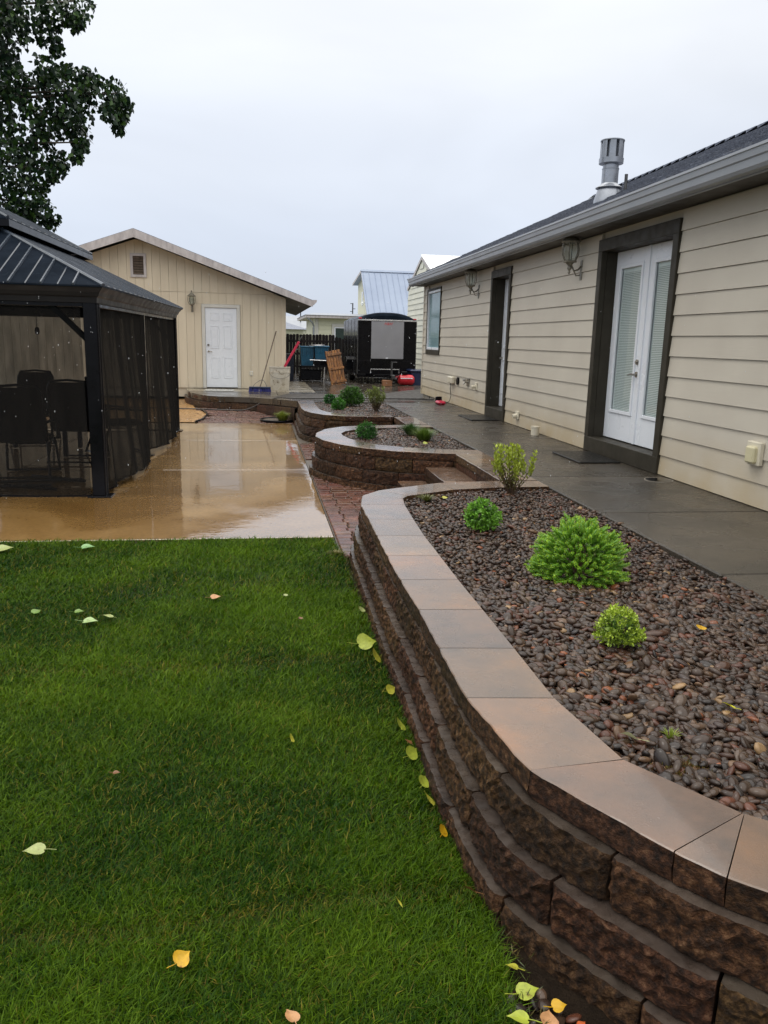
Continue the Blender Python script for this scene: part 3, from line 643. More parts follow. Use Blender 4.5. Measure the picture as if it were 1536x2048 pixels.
b = MB(); b.bbox(WX - .024, WX + .028, HY1 - .09, HY1, .455, ZT); b.bbox(WX - .02, WX + .09, HY1 + .001, HY1 + .022, .455, ZT); b.build('corner_board', M['siding'], house)
b = MB()
for i in range(13): b.prism([(HY1 + .012, .462 + i * EXP), (HY1, .462 + (i + 1) * EXP + .01), (HY1 - .02, .462 + (i + 1) * EXP + .01), (HY1 - .02, .462 + i * EXP)], 'x', WX + .092, 12.2)
b.build('end_siding', M['siding'], house)['kind'] = 'stuff'
# foundation vents / blocks showing at the far end
for y0 in (16.9, 17.7):
    b = MB(); b.box(WX + .008, WX + .03, y0, y0 + .04, .30, .45); b.build('foundation_pier', M['joint'], house)
# French door, recessed
fd = empty('french_door', (0, 0, 0)); fd.parent = house
def P(mb, name, mat, par, smooth=False):
    """part whose parent chain is house > group"""
    me_par = par; o0 = house.location
    v = [(p[0] - o0[0], p[1] - o0[1], p[2] - o0[2]) for p in mb.v]; mb2 = MB(); mb2.v = v; mb2.f = mb.f; mb2.m = mb.m
    return mb2.build(name, mat, par, smooth=smooth, local=True)
def doorframe(par, y0, y1, z0, z1, tw, tb, tt, rec):
    for nm, (a0, a1, b0, b1) in (('side_trim', (y0, y0 + tw, z0 + tb, z1 - tt)), ('side_trim', (y1 - tw, y1, z0 + tb, z1 - tt)), ('head_trim', (y0, y1, z1 - tt, z1)), ('sill_trim', (y0, y1, z0, z0 + tb))):
        m = MB(); m.bbox(WX - .038, WX + .03, a0, a1, b0, b1, b=.004); P(m, nm, M['trim'], par)
    m = MB()   # jambs
    m.box(WX + .031, WX + rec + .05, y0 + tw - .03, y0 + tw, z0 + tb, z1 - tt); m.box(WX + .031, WX + rec + .05, y1 - tw, y1 - tw + .03, z0 + tb, z1 - tt)
    m.box(WX + .031, WX + rec + .05, y0 + tw, y1 - tw, z1 - tt, z1 - tt + .03); m.box(WX + .031, WX + rec + .06, y0 + tw, y1 - tw, z0 + tb - .035, z0 + tb - .002)
    P(m, 'jamb', M['trim'], par)
# hole in the wall: cover with recess boxes -> rebuild wall as pieces
house_wall = [o for o in house.children if o.name.startswith('wall')][0]
bpy.data.objects.remove(house_wall)
b = MB(); yy = [HY0, DOOR_F[0] + .05, DOOR_F[1] - .05, DOOR_S[0] + .05, DOOR_S[1] - .05, WIN[0] + .05, WIN[1] - .05, HY1 - .02]
for a, c in ((0, 1), (2, 3), (4, 5), (6, 7)): b.box(WX + .03, WX + .2, yy[a], yy[c], .46, 3.25)
for a, c, q in ((1, 2, DOOR_F), (3, 4, DOOR_S), (5, 6, WIN)): b.box(WX + .03, WX + .2, yy[a], yy[c], q[3] - .05, 3.25)
b.box(WX + .03, WX + .2, yy[5], yy[6], .46, WIN[2] + .05)
b.box(WX + .201, 12.2, HY1 - .2, HY1 - .02, .46, 3.25); b.box(WX + .9, WX + 1.0, HY0, HY1 - .2, .46, 3.25)
b.build('wall', M['siding'], house)
REC = .15
doorframe(fd, *DOOR_F, .10, .165, .13, REC)
y0, y1, z0, z1 = DOOR_F[0] + .10, DOOR_F[1] - .10, DOOR_F[2] + .165, DOOR_F[3] - .13
ym = (y0 + y1) / 2
def leaf(par, y0, y1, z0, z1, gx, handle_side=None):
    X = WX + REC; st = .115; bot = .30; top = .16
    m = MB(); m.bbox(X, X + .045, y0, y0 + st, z0, z1); m.bbox(X, X + .045, y1 - st, y1, z0, z1); m.bbox(X, X + .045, y0 + st, y1 - st, z0, z0 + bot); m.bbox(X, X + .045, y0 + st, y1 - st, z1 - top, z1)
    P(m, 'door_leaf', M['white'], par)
    m = MB(); a0, a1, b0, b1 = y0 + st, y1 - st, z0 + bot, z1 - top; w = .028
    for q in ((a0 - .01, a0 + w, b0 - .01, b1 + .01), (a1 - w, a1 + .01, b0 - .01, b1 + .01), (a0 + w, a1 - w, b0 - .01, b0 + w), (a0 + w, a1 - w, b1 - w, b1 + .01)): m.bbox(X - .014, X + .01, *q, b=.004)
    P(m, 'glazing_bead', M['white'], par)
    m = MB(); m.quad((X + .012, a0 + w, b0 + w), (X + .012, a0 + w, b1 - w), (X + .012, a1 - w, b1 - w), (X + .012, a1 - w, b0 + w)); P(m, 'pane', M['glass'], par)
    m = MB(); zz = b0 + w
    while zz < b1 - w - .05:
        m.box(X + .021, X + .024, a0 + w, a1 - w, zz + .0015, zz + .0135); zz += .0175
    m.box(X + .018, X + .03, a0 + w, a1 - w, b1 - w - .045, b1 - w)
    q = P(m, 'blind', M['blind'], par); q['kind'] = 'stuff'
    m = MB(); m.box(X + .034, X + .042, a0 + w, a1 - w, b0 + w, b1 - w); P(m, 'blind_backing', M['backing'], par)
leaf(fd, ym + .008, y1 - .004, z0 + .01, z1 - .004, 0); leaf(fd, y0 + .004, ym - .008, z0 + .01, z1 - .004, 0)
m = MB(); m.bbox(WX + REC - .016, WX + REC + .02, ym - .022, ym + .022, z0 + .01, z1 - .004); P(m, 'astragal', M['white'], fd)
hx = WX + REC; hy = ym + .062
m = MB(); m.tube([(hx, hy, 1.50), (hx - .02, hy, 1.50)], .028, 14); m.tube([(hx - .02, hy, 1.50), (hx - .032, hy, 1.50)], .014, 10); P(m, 'deadbolt', M['nickel'], fd, smooth='auto')
m = MB(); m.tube([(hx, hy, 1.37), (hx - .014, hy, 1.37)], .030, 14); m.tube([(hx - .01, hy, 1.37), (hx - .055, hy, 1.37), (hx - .06, hy + .03, 1.372), (hx - .058, hy + .075, 1.366), (hx - .05, hy + .115, 1.360)], [.012, .011, .010, .009, .006], 10); P(m, 'handle', M['nickel'], fd, smooth='auto')
# side door
sdr = empty('side_door', (0, 0, 0)); sdr.parent = house
doorframe(sdr, *DOOR_S, .085, .165, .12, REC + .03)
y0, y1, z0, z1 = DOOR_S[0] + .085, DOOR_S[1] - .085, DOOR_S[2] + .165, DOOR_S[3] - .12
X = WX + REC + .03; m = MB(); m.bbox(X, X + .045, y0 + .004, y1 - .004, z0 + .01, z1 - .004); P(m, 'door_leaf', M['white'], sdr)
for (a0, a1, b0, b1) in ((y0 + .12, ym - ym + y0 + .38, z0 + .22, z0 + .78), (y0 + .50, y1 - .12, z0 + .22, z0 + .78), (y0 + .12, y0 + .38, z0 + .95, z1 - .2), (y0 + .50, y1 - .12, z0 + .95, z1 - .2)):
    m = MB(); w = .02
    for q in ((a0, a0 + w, b0, b1), (a1 - w, a1, b0, b1), (a0 + w, a1 - w, b0, b0 + w), (a0 + w, a1 - w, b1 - w, b1)): m.bbox(X - .010, X, *q, b=.004)
    P(m, 'door_panel', M['white'], sdr)
m = MB(); m.tube([(X, y1 - .07, 1.42), (X - .05, y1 - .07, 1.42)], .022, 12); P(m, 'handle', M['nickel'], sdr, smooth='auto')
# window with frosted pane
wn = empty('window', (0, 0, 0)); wn.parent = house
a0, a1, b0, b1 = WIN
for nm, q in (('side_trim', (a0, a0 + .035, b0 + .10, b1 - .04)), ('side_trim', (a1 - .035, a1, b0 + .10, b1 - .04)), ('sill_trim', (a0, a1, b0, b0 + .10))):
    m = MB(); m.bbox(WX - .034, WX + .04, *q, b=.004); P(m, nm, M['trim'], wn)
m = MB(); m.bbox(WX - .034, WX + .04, a0, a1, b1 - .039, b1, b=.004); P(m, 'head_trim', M['trim'], wn)
m = MB(); w = .05; c0, c1, d0, d1 = a0 + .037, a1 - .037, b0 + .102, b1 - .042
for q in ((c0, c0 + w, d0, d1), (c1 - w, c1, d0, d1), (c0 + w, c1 - w, d0, d0 + w), (c0 + w, c1 - w, d1 - w, d1)): m.bbox(WX - .02, WX + .05, *q, b=.004)
P(m, 'frame', M['white'], wn)
for q in ((c0 + w, c1 - w),):
    m = MB(); m.box(WX + .02, WX + .028, *q, d0 + w, d1 - w); P(m, 'pane', M['tealpane'], wn)
# eaves: soffit, gutter, roof with shingle courses
GX = 3.42
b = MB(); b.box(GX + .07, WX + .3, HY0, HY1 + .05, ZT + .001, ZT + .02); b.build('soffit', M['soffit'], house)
g = [(GX, 3.055), (GX - .002, 3.035), (GX + .006, 3.03), (GX + .012, 2.985), (GX + .022, 2.975), (GX + .028, 2.925), (GX + .045, 2.90), (GX + .10, 2.895), (GX + .10, 2.902), (GX + .05, 2.908), (GX + .036, 2.93), (GX + .028, 2.99), (GX + .014, 3.04), (GX + .012, 3.052)]
b = MB(); b.prism(g, 'y', HY0, HY1 + .02); b.build('gutter', M['gutter'], house)
b = MB(); b.box(GX + .101, GX + .125, HY0, HY1 + .04, 2.885, 3.05); b.build('fascia', M['gutter'], house)
SL = .457; RX, RZ = 8.0, 5.15; EX, EZ = GX + .02, 3.065
b = MB(); b.prism([(EX + .02, EZ - .03), (RX, RZ - .03), (12.6, EZ), (12.6, EZ - .08), (RX, RZ - .12), (EX + .02, EZ - .06)], 'y', HY0, HY1 + .20); b.build('roof', M['shingle'], house)
ln = math.hypot(RX - EX, RZ - EZ); ux, uz = (RX - EX) / ln, (RZ - EZ) / ln; nxr, nzr = -uz, ux
roof = [o for o in house.children if o.name.startswith('roof')][0]
nsh = 0; course = .142; d = 0; tabs = 0; rest = MB()
r_ = random.Random(3)
while d < ln - .02:
    y = HY0 - r_.random() * .3
    while y < HY1 + .2:
        w = r_.uniform(.22, .38); a, c = max(y, HY0), min(y + w, HY1 + .2); y += w
        if c - a < .05: continue
        th = r_.choice((.008, .014, .018)); o1 = d; o2 = min(d + course + .05, ln)
        p = lambda dd, h, yy: (EX + ux * dd + nxr * h, yy, EZ - .028 + uz * dd + nzr * h)
        v = [p(o1, 0, a), p(o1, 0, c), p(o1, th + .012, a), p(o1, th + .012, c), p(o2, .006, a), p(o2, .006, c)]
        f = [(0, 1, 3, 2), (2, 3, 5, 4), (0, 2, 4), (1, 5, 3)]
        if d < course * 2.5 and nsh < 280 and c > 1:
            q = MB(); q.add(v, f); q.build('shingle', M['shingle'], roof, fix=False); nsh += 1
        else: rest.add(v, f)
    d += course
rest.build('shingle_field', M['shingle'], roof, fix=False)['kind'] = 'stuff'
b = MB(); y = HY0
while y < HY1 + .2:                                # ridge caps, lapping
    h = .035; b.prism([(RX - .16, RZ - .075), (RX, RZ + .0), (RX + .16, RZ - .075), (RX + .16, RZ - .05), (RX, RZ + h), (RX - .16, RZ - .05)], 'y', y, y + .30); 
    for k in range(1, 2): pass
    y += .14
b = MB(); y = HY0; i = 0
while y < HY1 + .2:
    for sx_ in (-1, 1):
        v = [(RX, y, RZ + .055), (RX, y + .34, RZ + .002), (RX + sx_ * .17, y + .34, RZ - .075), (RX + sx_ * .17, y, RZ - .025), (RX, y, RZ - .0), (RX + sx_ * .17, y, RZ - .078)]
        b.add(v, [(0, 1, 2, 3), (0, 3, 5, 4)])
    y += .30
b.build('ridge_cap', M['shingle'], roof, fix=False)
# flue
fl = empty('flue', (0, 0, 0)); fl.parent = house
fx, fy = 4.42, 10.08
c = (fx, fy, 0)
m = MB(); m.lathe([(.185, 3.40), (.178, 3.48), (.128, 3.635), (.108, 3.645)], c, 32); P(m, 'flashing_cone', M['galv'], fl, smooth='auto')
m = MB(); m.lathe([(.108, 3.635), (.168, 3.612), (.170, 3.618), (.110, 3.655), (.103, 3.67)], c, 32); P(m, 'storm_collar', M['galv'], fl, smooth='auto')
m = MB(); m.lathe([(.102, 3.64), (.102, 3.835), (.106, 3.838), (.106, 3.848), (.098, 3.852), (.096, 3.93)], c, 32); P(m, 'pipe', M['galv'], fl, smooth='auto')
m = MB(); m.lathe([(.08, 3.885), (.150, 3.905), (.152, 3.965), (.143, 3.968), (.08, 3.968)], c, 32); P(m, 'cap_base', M['galv'], fl, smooth='auto')
m = MB(); m.lathe([(.100, 3.968), (.100, 4.165)], c, 28); P(m, 'cap_core', M['galv'], fl, smooth='auto')
for k in range(8):
    a = 2 * math.pi * k / 8 + .2; a2 = a + .50
    m = MB(); pp = [(fx + .143 * math.cos(a + (a2 - a) * i / 5), fy + .143 * math.sin(a + (a2 - a) * i / 5)) for i in range(6)]; qq = [(fx + .137 * math.cos(a + (a2 - a) * i / 5), fy + .137 * math.sin(a + (a2 - a) * i / 5)) for i in range(6)][::-1]
    m.prism(pp + qq, 'z', 3.968, 4.165); P(m, 'cap_vane', M['galv'], fl)
m = MB(); m.lathe([(.148, 4.165), (.150, 4.17), (.148, 4.18), (.05, 4.20), (.001, 4.203)], c, 32); P(m, 'cap_lid', M['galv'], fl, smooth='auto')
m = MB(); m.tube([(fx + .14, fy - .17, 3.45), (fx + .14, fy - .17, 3.76)], .020, 10); P(m, 'vent_pipe', M['grime'], fl)
# wall lanterns
def lantern(par, x, y, z, out, sc_=1.0, P_=None):
    """z = centre of the glass, out = unit vector away from the wall"""
    ox, oy = out; cx, cy = x + ox * .15 * sc_, y + oy * .15 * sc_
    def T(pts): return [(cx + a * sc_, cy + b_ * sc_, z + c_ * sc_) for a, b_, c_ in pts]
    m = MB(); m.lathe([(.02, .20), (.10, .13), (.115, .115), (.105, .10), (.07, .10)], (0, 0, 0), 14); m.lathe([(.008, .26), (.022, .235), (.012, .215), (.03, .20)], (0, 0, 0), 10)
    m.v = T(m.v); P_(m, 'lantern_roof', M['brass'], par, smooth='auto')
    for k in range(6):
        a = 2 * math.pi * k / 6; ca, sa = math.cos(a), math.sin(a)
        m = MB(); m.tube([(ca * r, sa * r, h) for r, h in ((.09, .10), (.105, .04), (.10, -.03), (.075, -.09), (.055, -.12))], .007, 6); m.v = T(m.v); P_(m, 'cage_rib', M['brass'], par)
    m = MB(); m.lathe([(.045, .10), (.075, .06), (.08, 0), (.06, -.08), (.04, -.11)], (0, 0, 0), 14); m.v = T(m.v); P_(m, 'glass_globe', M['glass'], par, smooth=True)
    m = MB(); m.lathe([(.05, -.10), (.082, -.105), (.08, -.12), (.05, -.125), (.02, -.16), (.028, -.19), (.012, -.215), (.018, -.235), (.004, -.255)], (0, 0, 0), 14); m.v = T(m.v); P_(m, 'finial', M['brass'], par, smooth='auto')
    m = MB(); m.tube([(-ox * .02, -oy * .02, -.15), (-ox * .06, -oy * .06, -.215), (-ox * .11, -oy * .11, -.20), (-ox * .145, -oy * .145, -.16)], .011, 8); m.tube([(-ox * .05, -oy * .05, -.20), (-ox * .09, -oy * .09, -.27), (-ox * .135, -oy * .135, -.26)], .008, 8)
    m.v = T(m.v); P_(m, 'arm', M['brass'], par, smooth=True)
    m = MB(); s_ = .028; 
    if abs(ox) > .5: m.bbox(-ox * .152 - .008, -ox * .152 + .008, -.03, .03, -.32, -.09, b=.005)
    else: m.bbox(-.03, .03, -oy * .152 - .008, -oy * .152 + .008, -.32, -.09, b=.005)
    m.v = T(m.v); P_(m, 'backplate', M['brass'], par)
for yy_ in (9.32, 13.85):
    ln_ = empty('wall_lantern', (0, 0, 0)); ln_.parent = house; lantern(ln_, WX - .012, yy_, 2.74, (-1, 0), 1.0, P)
# outlets, taps and vents on the wall
def fit(name, mb, mat, lab=None, smooth=False):
    o = mb.build(name, mat, house, smooth=smooth)
    if lab: o['label'] = lab
    return o
m = MB(); m.bbox(WX - .085, WX - .014, 5.49, 5.60, .80, .93, b=.012); fit('outlet_cover', m, M['ivory'], 'yellowed clear weatherproof outlet cover low on the siding')
m = MB(); m.bbox(WX - .05, WX - .012, 5.46, 5.635, .785, .965, b=.006); fit('outlet_plate', m, M['beige'])
m = MB(); m.bbox(WX - .09, WX - .012, 15.25, 15.62, .86, 1.0, b=.02); fit('outlet_cover', m, M['beige'], 'open beige outlet cover with a cord plugged in')
m = MB(); m.lathe([(.075, 0), (.075, .03), (.05, .035)], (0, 0, 0), 14); m.v = [(WX - .014 - c_, 15.0 + a, .93 + b_) for a, b_, c_ in m.v]; fit('vent_flap', m, M['black'])
m = MB(); m.tube([(WX, 14.25, .95), (WX - .08, 14.25, .95), (WX - .11, 14.25, .91)], .018, 8); m.tube([(WX - .09, 14.20, .985), (WX - .09, 14.30, .985)], .02, 8); m.bbox(WX - .03, WX - .012, 14.17, 14.33, .88, 1.02); fit('tap', m, M['nickel'])
m = MB(); m.tube([(WX, 13.70, .91), (WX - .10, 13.70, .89)], .030, 10); m.bbox(WX - .03, WX - .012, 13.63, 13.77, .84, .97); fit('pipe_stub', m, M['beige'])
m = MB(); m.tube([(WX, 11.34, .62), (WX - .09, 11.34, .60)], .035, 10); m.bbox(WX - .03, WX - .012, 11.27, 11.41, .56, .68); fit('pipe_stub', m, M['beige'])
# things on the walkway
m = MB(); m.lathe([(.055, 0), (.055, .10), (.06, .10), (.06, .12), (.02, .12)], (3.70, 10.22, .456), 16); tag(m.build('drain_pipe', M['beige'], smooth='auto'), 'short white capped drain pipe standing by the house wall', 'pipe')
for (x, y, lab) in ((3.72, 10.02, 'round dark drain cover beside the short white pipe'), (3.66, 6.72, 'round dark drain cover at the near corner of the French door')):
    d_ = empty('drain_cover', (x, y, .455), label=lab, cat='drain', group='round drains along the house wall')
    m = MB(); m.lathe([(.13, 0), (.13, .004), (.122, .004), (.122, .002)], (x, y, .455), 24); m.build('rim', M['concrete'], d_)
    m = MB(); m.lathe([(.1215, .001), (.1215, .004), (.02, .006)], (x, y, .455), 24); m.build('grate', M['black'], d_)
m = MB(); m.bbox(3.30, 3.76, 7.72, 8.52, .456, .472, b=.006); tag(m.build('doormat', M['rubber']), 'black rubber doormat in front of the French door', 'doormat')
m = MB(); m.bbox(3.32, 3.76, 12.1, 12.98, .456, .472, b=.006); tag(m.build('doormat', M['rubber']), 'dark doormat in front of the farther single door', 'doormat')
t = empty('red_tool', (3.56, 15.3, .455), label='small red cordless tool lying by the house wall under the outlet', cat='tool')
m = MB(); m.bbox(3.46, 3.62, 15.1, 15.42, .46, .53, b=.03); m.build('body', M['crimson'], t)
m = MB(); m.bbox(3.48, 3.60, 15.40, 15.48, .458, .60, b=.012); m.build('battery', M['black'], t)
m = MB(); m.tube([(WX - .07, 15.4, .86), (WX - .075, 15.38, .75), (WX - .06, 15.36, .62), (WX - .09, 15.34, .52), (WX - .16, 15.32, .475)], .007, 6); tag(m.build('cord', M['hose'], smooth=True), 'thin grey power cord hanging from the open outlet cover', 'cord')

# ------------------------------------------------------------------ garage
GY = 21.40
gar = empty('garage', (-3.0, GY, .32), label='cream gabled garage with vertical grooved siding and a white six panel door', cat='garage')
RXg, RZg = -2.99, 4.20; SLg = .357; GW0, GW1 = -6.70, .705
def roofz(x): return RZg - .20 - abs(x - RXg) * SLg
b = MB(); b.add([(GW0, GY + .02, .1), (GW1, GY + .02, .1), (GW1, GY + .02, roofz(GW1)), (RXg, GY + .02, roofz(RXg)), (GW0, GY + .02, roofz(GW0)), (GW0, 30, .1), (GW1, 30, .1), (GW1, 30, roofz(GW1)), (RXg, 30, roofz(RXg)), (GW0, 30, roofz(GW0))],
      [(0, 1, 2, 3, 4), (5, 9, 8, 7, 6), (1, 6, 7, 2), (0, 4, 9, 5)]); b.build('wall', M['sidingG'], gar)
dy0, dy1, dz0, dz1 = -1.345, -.540, .335, 2.385       # door leaf
x = GW0; i = 0; SEAM = 2.75
def sboard(x0, x1, z0, z1a, z1b, mid=None):
    m = MB(); pts = [(x0, z0), (x1, z0), (x1, z1b)] + ([mid] if mid else []) + [(x0, z1a)]
    m.prism(pts, 'y', GY - .012, GY + .019); m.build('siding_board', M['sidingG'], gar)
while x < GW1 - .01:
    x1 = min(x + .2035, GW1); a, c = x + .0028, x1 - .0028
    segs = [(.335, SEAM - .004)]
    if c > dy0 - .09 and a < dy1 + .09:
        if a >= dy0 - .09 and c <= dy1 + .09: segs = [(dz1 + .09, SEAM - .004)]
        elif a < dy0 - .09: sboard(a, min(c, dy0 - .095), .335, dz1 + .088, dz1 + .088); segs = [(dz1 + .09, SEAM - .004)]
        else: sboard(max(a, dy1 + .095), c, .335, dz1 + .088, dz1 + .088); segs = [(dz1 + .09, SEAM - .004)]
    for z0, z1 in segs: sboard(a, c, z0, min(z1, roofz(a)), min(z1, roofz(c)))
    if roofz((a + c) / 2) > SEAM + .05: sboard(a, c, SEAM + .004, max(SEAM + .01, roofz(a)), max(SEAM + .01, roofz(c)))
    x = x1; i += 1
m = MB(); m.bbox(GW1 - .10, GW1 + .02, GY - .03, GY - .013, .33, roofz(GW1) - .02, b=.004); m.bbox(GW1 + .001, GW1 + .02, GY - .012, GY + .09, .33, roofz(GW1) - .02, b=.004); m.build('corner_board', M['sidingG'], gar)
# roof slabs, barge boards, soffit
OH = .42; ye, yb_ = GY - OH, 30.4; XE = 1.40
for s_ in (1, -1):
    xe = RXg + s_ * (XE - RXg); ze = RZg - (XE - RXg) * SLg
    m = MB(); m.add([(RXg, ye, RZg), (xe, ye, ze), (xe, yb_, ze), (RXg, yb_, RZg), (RXg, ye, RZg - .05), (xe, ye, ze - .05), (xe, yb_, ze - .05), (RXg, yb_, RZg - .05)], [(0, 1, 2, 3), (4, 7, 6, 5), (0, 4, 5, 1), (1, 5, 6, 2), (2, 6, 7, 3)]); m.build('roof', M['shingle'], gar)
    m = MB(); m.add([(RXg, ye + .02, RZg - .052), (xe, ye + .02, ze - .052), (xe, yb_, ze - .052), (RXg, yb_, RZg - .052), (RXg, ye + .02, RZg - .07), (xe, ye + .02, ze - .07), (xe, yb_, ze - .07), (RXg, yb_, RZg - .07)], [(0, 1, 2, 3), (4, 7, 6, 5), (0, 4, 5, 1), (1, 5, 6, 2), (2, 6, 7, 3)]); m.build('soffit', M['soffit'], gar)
    m = MB(); h = .20; m.add([(RXg + s_ * .002, ye - .025, RZg - .012), (xe, ye - .025, ze - .012), (xe, ye - .025, ze - h + .03), (RXg + s_ * .002, ye - .025, RZg - h - .012), (RXg + s_ * .002, ye - .001, RZg - .012), (xe, ye - .001, ze - .012), (xe, ye - .001, ze - h + .03), (RXg + s_ * .002, ye - .001, RZg - h - .012)], [(0, 1, 2, 3), (4, 7, 6, 5), (0, 4, 5, 1), (1, 5, 6, 2), (2, 6, 7, 3), (0, 3, 7, 4)]); m.build('barge_board', M['greytrim'], gar)
    m = MB(); 
    if s_ > 0: m.prism([(xe, ze + .005), (xe + .11, ze + .005), (xe + .10, ze - .05), (xe + .03, ze - .12), (xe, ze - .12)], 'y', ye - .02, yb_); m.build('gutter', M['greytrim'], gar)
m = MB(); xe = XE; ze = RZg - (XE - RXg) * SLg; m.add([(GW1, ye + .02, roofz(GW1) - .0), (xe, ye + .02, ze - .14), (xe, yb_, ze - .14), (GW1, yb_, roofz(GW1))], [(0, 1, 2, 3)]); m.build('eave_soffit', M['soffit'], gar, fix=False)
# gable vent
vt = empty('gable_vent', (0, 0, 0)); vt.parent = gar
def PG(mb, name, mat, par, smooth=False):
    o0 = gar.location; mb.v = [(p[0] - o0[0], p[1] - o0[1], p[2] - o0[2]) for p in mb.v]; return mb.build(name, mat, par, smooth=smooth, local=True)
vx0, vx1, vz0, vz1 = -3.15, -2.76, 3.07, 3.65; w = .065
m = MB()
for q in ((vx0, vx0 + w, vz0 + w, vz1 - w), (vx1 - w, vx1, vz0 + w, vz1 - w), (vx0, vx1, vz0, vz0 + w), (vx0, vx1, vz1 - w, vz1)): m.bbox(q[0], q[1], GY - .045, GY - .013, q[2], q[3], b=.004)
PG(m, 'frame', M['greytrim'], vt)
m = MB(); m.box(vx0 + w, vx1 - w, GY - .0135, GY - .0125, vz0 + w, vz1 - w); PG(m, 'vent_opening', M['joint'], vt)
for k in range(7):
    z = vz0 + w + .01 + k * .063; m = MB(); m.prism([(GY - .042, z), (GY - .038, z - .004), (GY - .014, z + .045), (GY - .018, z + .050)], 'x', vx0 + w, vx1 - w); PG(m, 'louvre', M['wood'], vt)
# garage door frame and leaf
gd = empty('entry_door', (0, 0, 0)); gd.parent = gar
for nm, q in (('side_trim', (dy0 - .085, dy0, dz0, dz1)), ('side_trim', (dy1, dy1 + .085, dz0, dz1)), ('head_trim', (dy0 - .085, dy1 + .085, dz1, dz1 + .085))):
    m = MB(); m.bbox(q[0], q[1], GY - .035, GY + .018, q[2], q[3], b=.004); PG(m, nm, M['doortrim'], gd)
m = MB(); m.bbox(dy0 + .003, dy1 - .003, GY - .008, GY + .016, dz0 + .02, dz1 - .003); PG(m, 'door_leaf', M['white'], gd)
cw = (dy1 - dy0)
for px0, px1 in ((dy0 + .12, dy0 + cw / 2 - .05), (dy0 + cw / 2 + .05, dy1 - .12)):
    for pz0, pz1 in ((dz0 + .26, dz0 + .80), (dz0 + 1.02, dz0 + 1.60), (dz0 + 1.72, dz0 + 1.92)):
        m = MB(); w = .022
        for q in ((px0, px0 + w, pz0, pz1), (px1 - w, px1, pz0, pz1), (px0 + w, px1 - w, pz0, pz0 + w), (px0 + w, px1 - w, pz1 - w, pz1)): m.bbox(q[0], q[1], GY - .017, GY - .008, q[2], q[3], b=.004)
        m.bbox(px0 + .045, px1 - .045, GY - .013, GY - .008, pz0 + .045, pz1 - .045, b=.002)
        PG(m, 'door_panel', M['white'], gd)
m = MB(); m.box(dy0, dy1, GY - .03, GY + .016, dz0, dz0 + .016); PG(m, 'threshold', M['trim'], gd)
m = MB(); m.tube([(dy0 + .07, GY - .008, 1.44), (dy0 + .07, GY - .03, 1.44)], .028, 12); PG(m, 'deadbolt', M['nickel'], gd, 'auto')
m = MB(); m.tube([(dy0 + .07, GY - .008, 1.28), (dy0 + .07, GY - .05, 1.28), (dy0 + .11, GY - .06, 1.28), (dy0 + .17, GY - .055, 1.265)], [.026, .014, .011, .009], 10); PG(m, 'handle', M['nickel'], gd, 'auto')
gl = empty('wall_lantern', (0, 0, 0)); gl.parent = gar
lantern(gl, -1.66, GY - .014, 2.55, (0, -1), .92, PG)
m = MB(); m.bbox(-.225, -.135, GY - .03, GY - .013, .67, .79, b=.006); m.build('outlet_plate', M['doortrim'], gar)
m = MB(); m.bbox(-.205, -.155, GY - .036, GY - .030, .685, .775, b=.003); m.build('outlet_socket', M['beige'], gar)
# on the landing: mat, broom, bucket
m = MB(); m.bbox(-1.34, -.62, 20.35, 20.95, .322, .334, b=.004); tag(m.build('doormat', M['greymat']), 'grey doormat in front of the white garage door', 'doormat')
br = empty('push_broom', (.03, 20.25, .32), label='push broom with blue bristles and long wooden handle leaning against the garage', cat='broom')
m = MB(); m.bbox(-.235, .305, 20.20, 20.30, .41, .455, b=.008); m.build('head_block', M['navy'], br)
m = MB(); rr = random.Random(1)
for k in range(260):
    x = rr.uniform(-.23, .30); y = rr.uniform(20.20, 20.30); dx = (x - .03) * .06; dyy = (y - 20.25) * .4
    m.add([(x - .005, y, .41), (x + .005, y, .41), (x + dx + .006, y + dyy, .325), (x + dx - .006, y + dyy + .003, .325)], [(0, 1, 2, 3)])
q = m.build('bristles', M['broomblue'], br, fix=False); q['kind'] = 'stuff'
m = MB(); m.tube([(.04, 20.26, .44), (.17, 20.58, .86), (.37, 21.08, 1.51), (.47, 21.33, 1.83)], .0135, 8); m.build('handle', M['wood'], br, smooth='auto')
for s_ in (-1, 1):
    m = MB(); m.tube([(.035 + s_ * .17, 20.25, .455), (.05 + s_ * .13, 20.28, .53), (.08 + s_ * .05, 20.35, .60), (.09, 20.38, .62)], .006, 6); m.build('brace', M['grime'], br)
bk = empty('plastic_bucket', (.55, 20.98, .32), label='large grimy white plastic bucket at the garage corner', cat='bucket')
m = MB(); m.lathe([(.235, 0), (.24, .01), (.262, .46), (.270, .465), (.270, .485), (.262, .49), (.264, .585), (.276, .59), (.276, .61), (.254, .61), (.245, .50), (.22, .03), (.01, .02)], (.55, 20.95, .322), 36); m.build('pail', M['bucket'], bk, smooth='auto')
for k in range(16):
    a = 2 * math.pi * k / 16; m = MB(); x, y = .55 + .268 * math.cos(a), 20.95 + .268 * math.sin(a); m.tube([(x - .002, y, .81), (x, y, .91)], .006, 4); m.build('rim_rib', M['bucket'], bk)
m = MB(); m.tube([(.55 + .274 * math.cos(a), 20.95 + .274 * math.sin(a) - .01, .80 - .16 * math.sin(math.pi * t)) for t, a in [(i / 12, math.pi + math.pi * i / 12) for i in range(13)]], .004, 5); m.build('bail_handle', M['grime'], bk)
rt = empty('red_shovel', (.62, 21.0, .345), label='long red handled tool standing in the white bucket', cat='shovel')
m = MB(); m.tube([(.60, 20.95, .40), (.72, 21.08, .92)], .02, 8); m.build('grip', M['crimson'], rt)
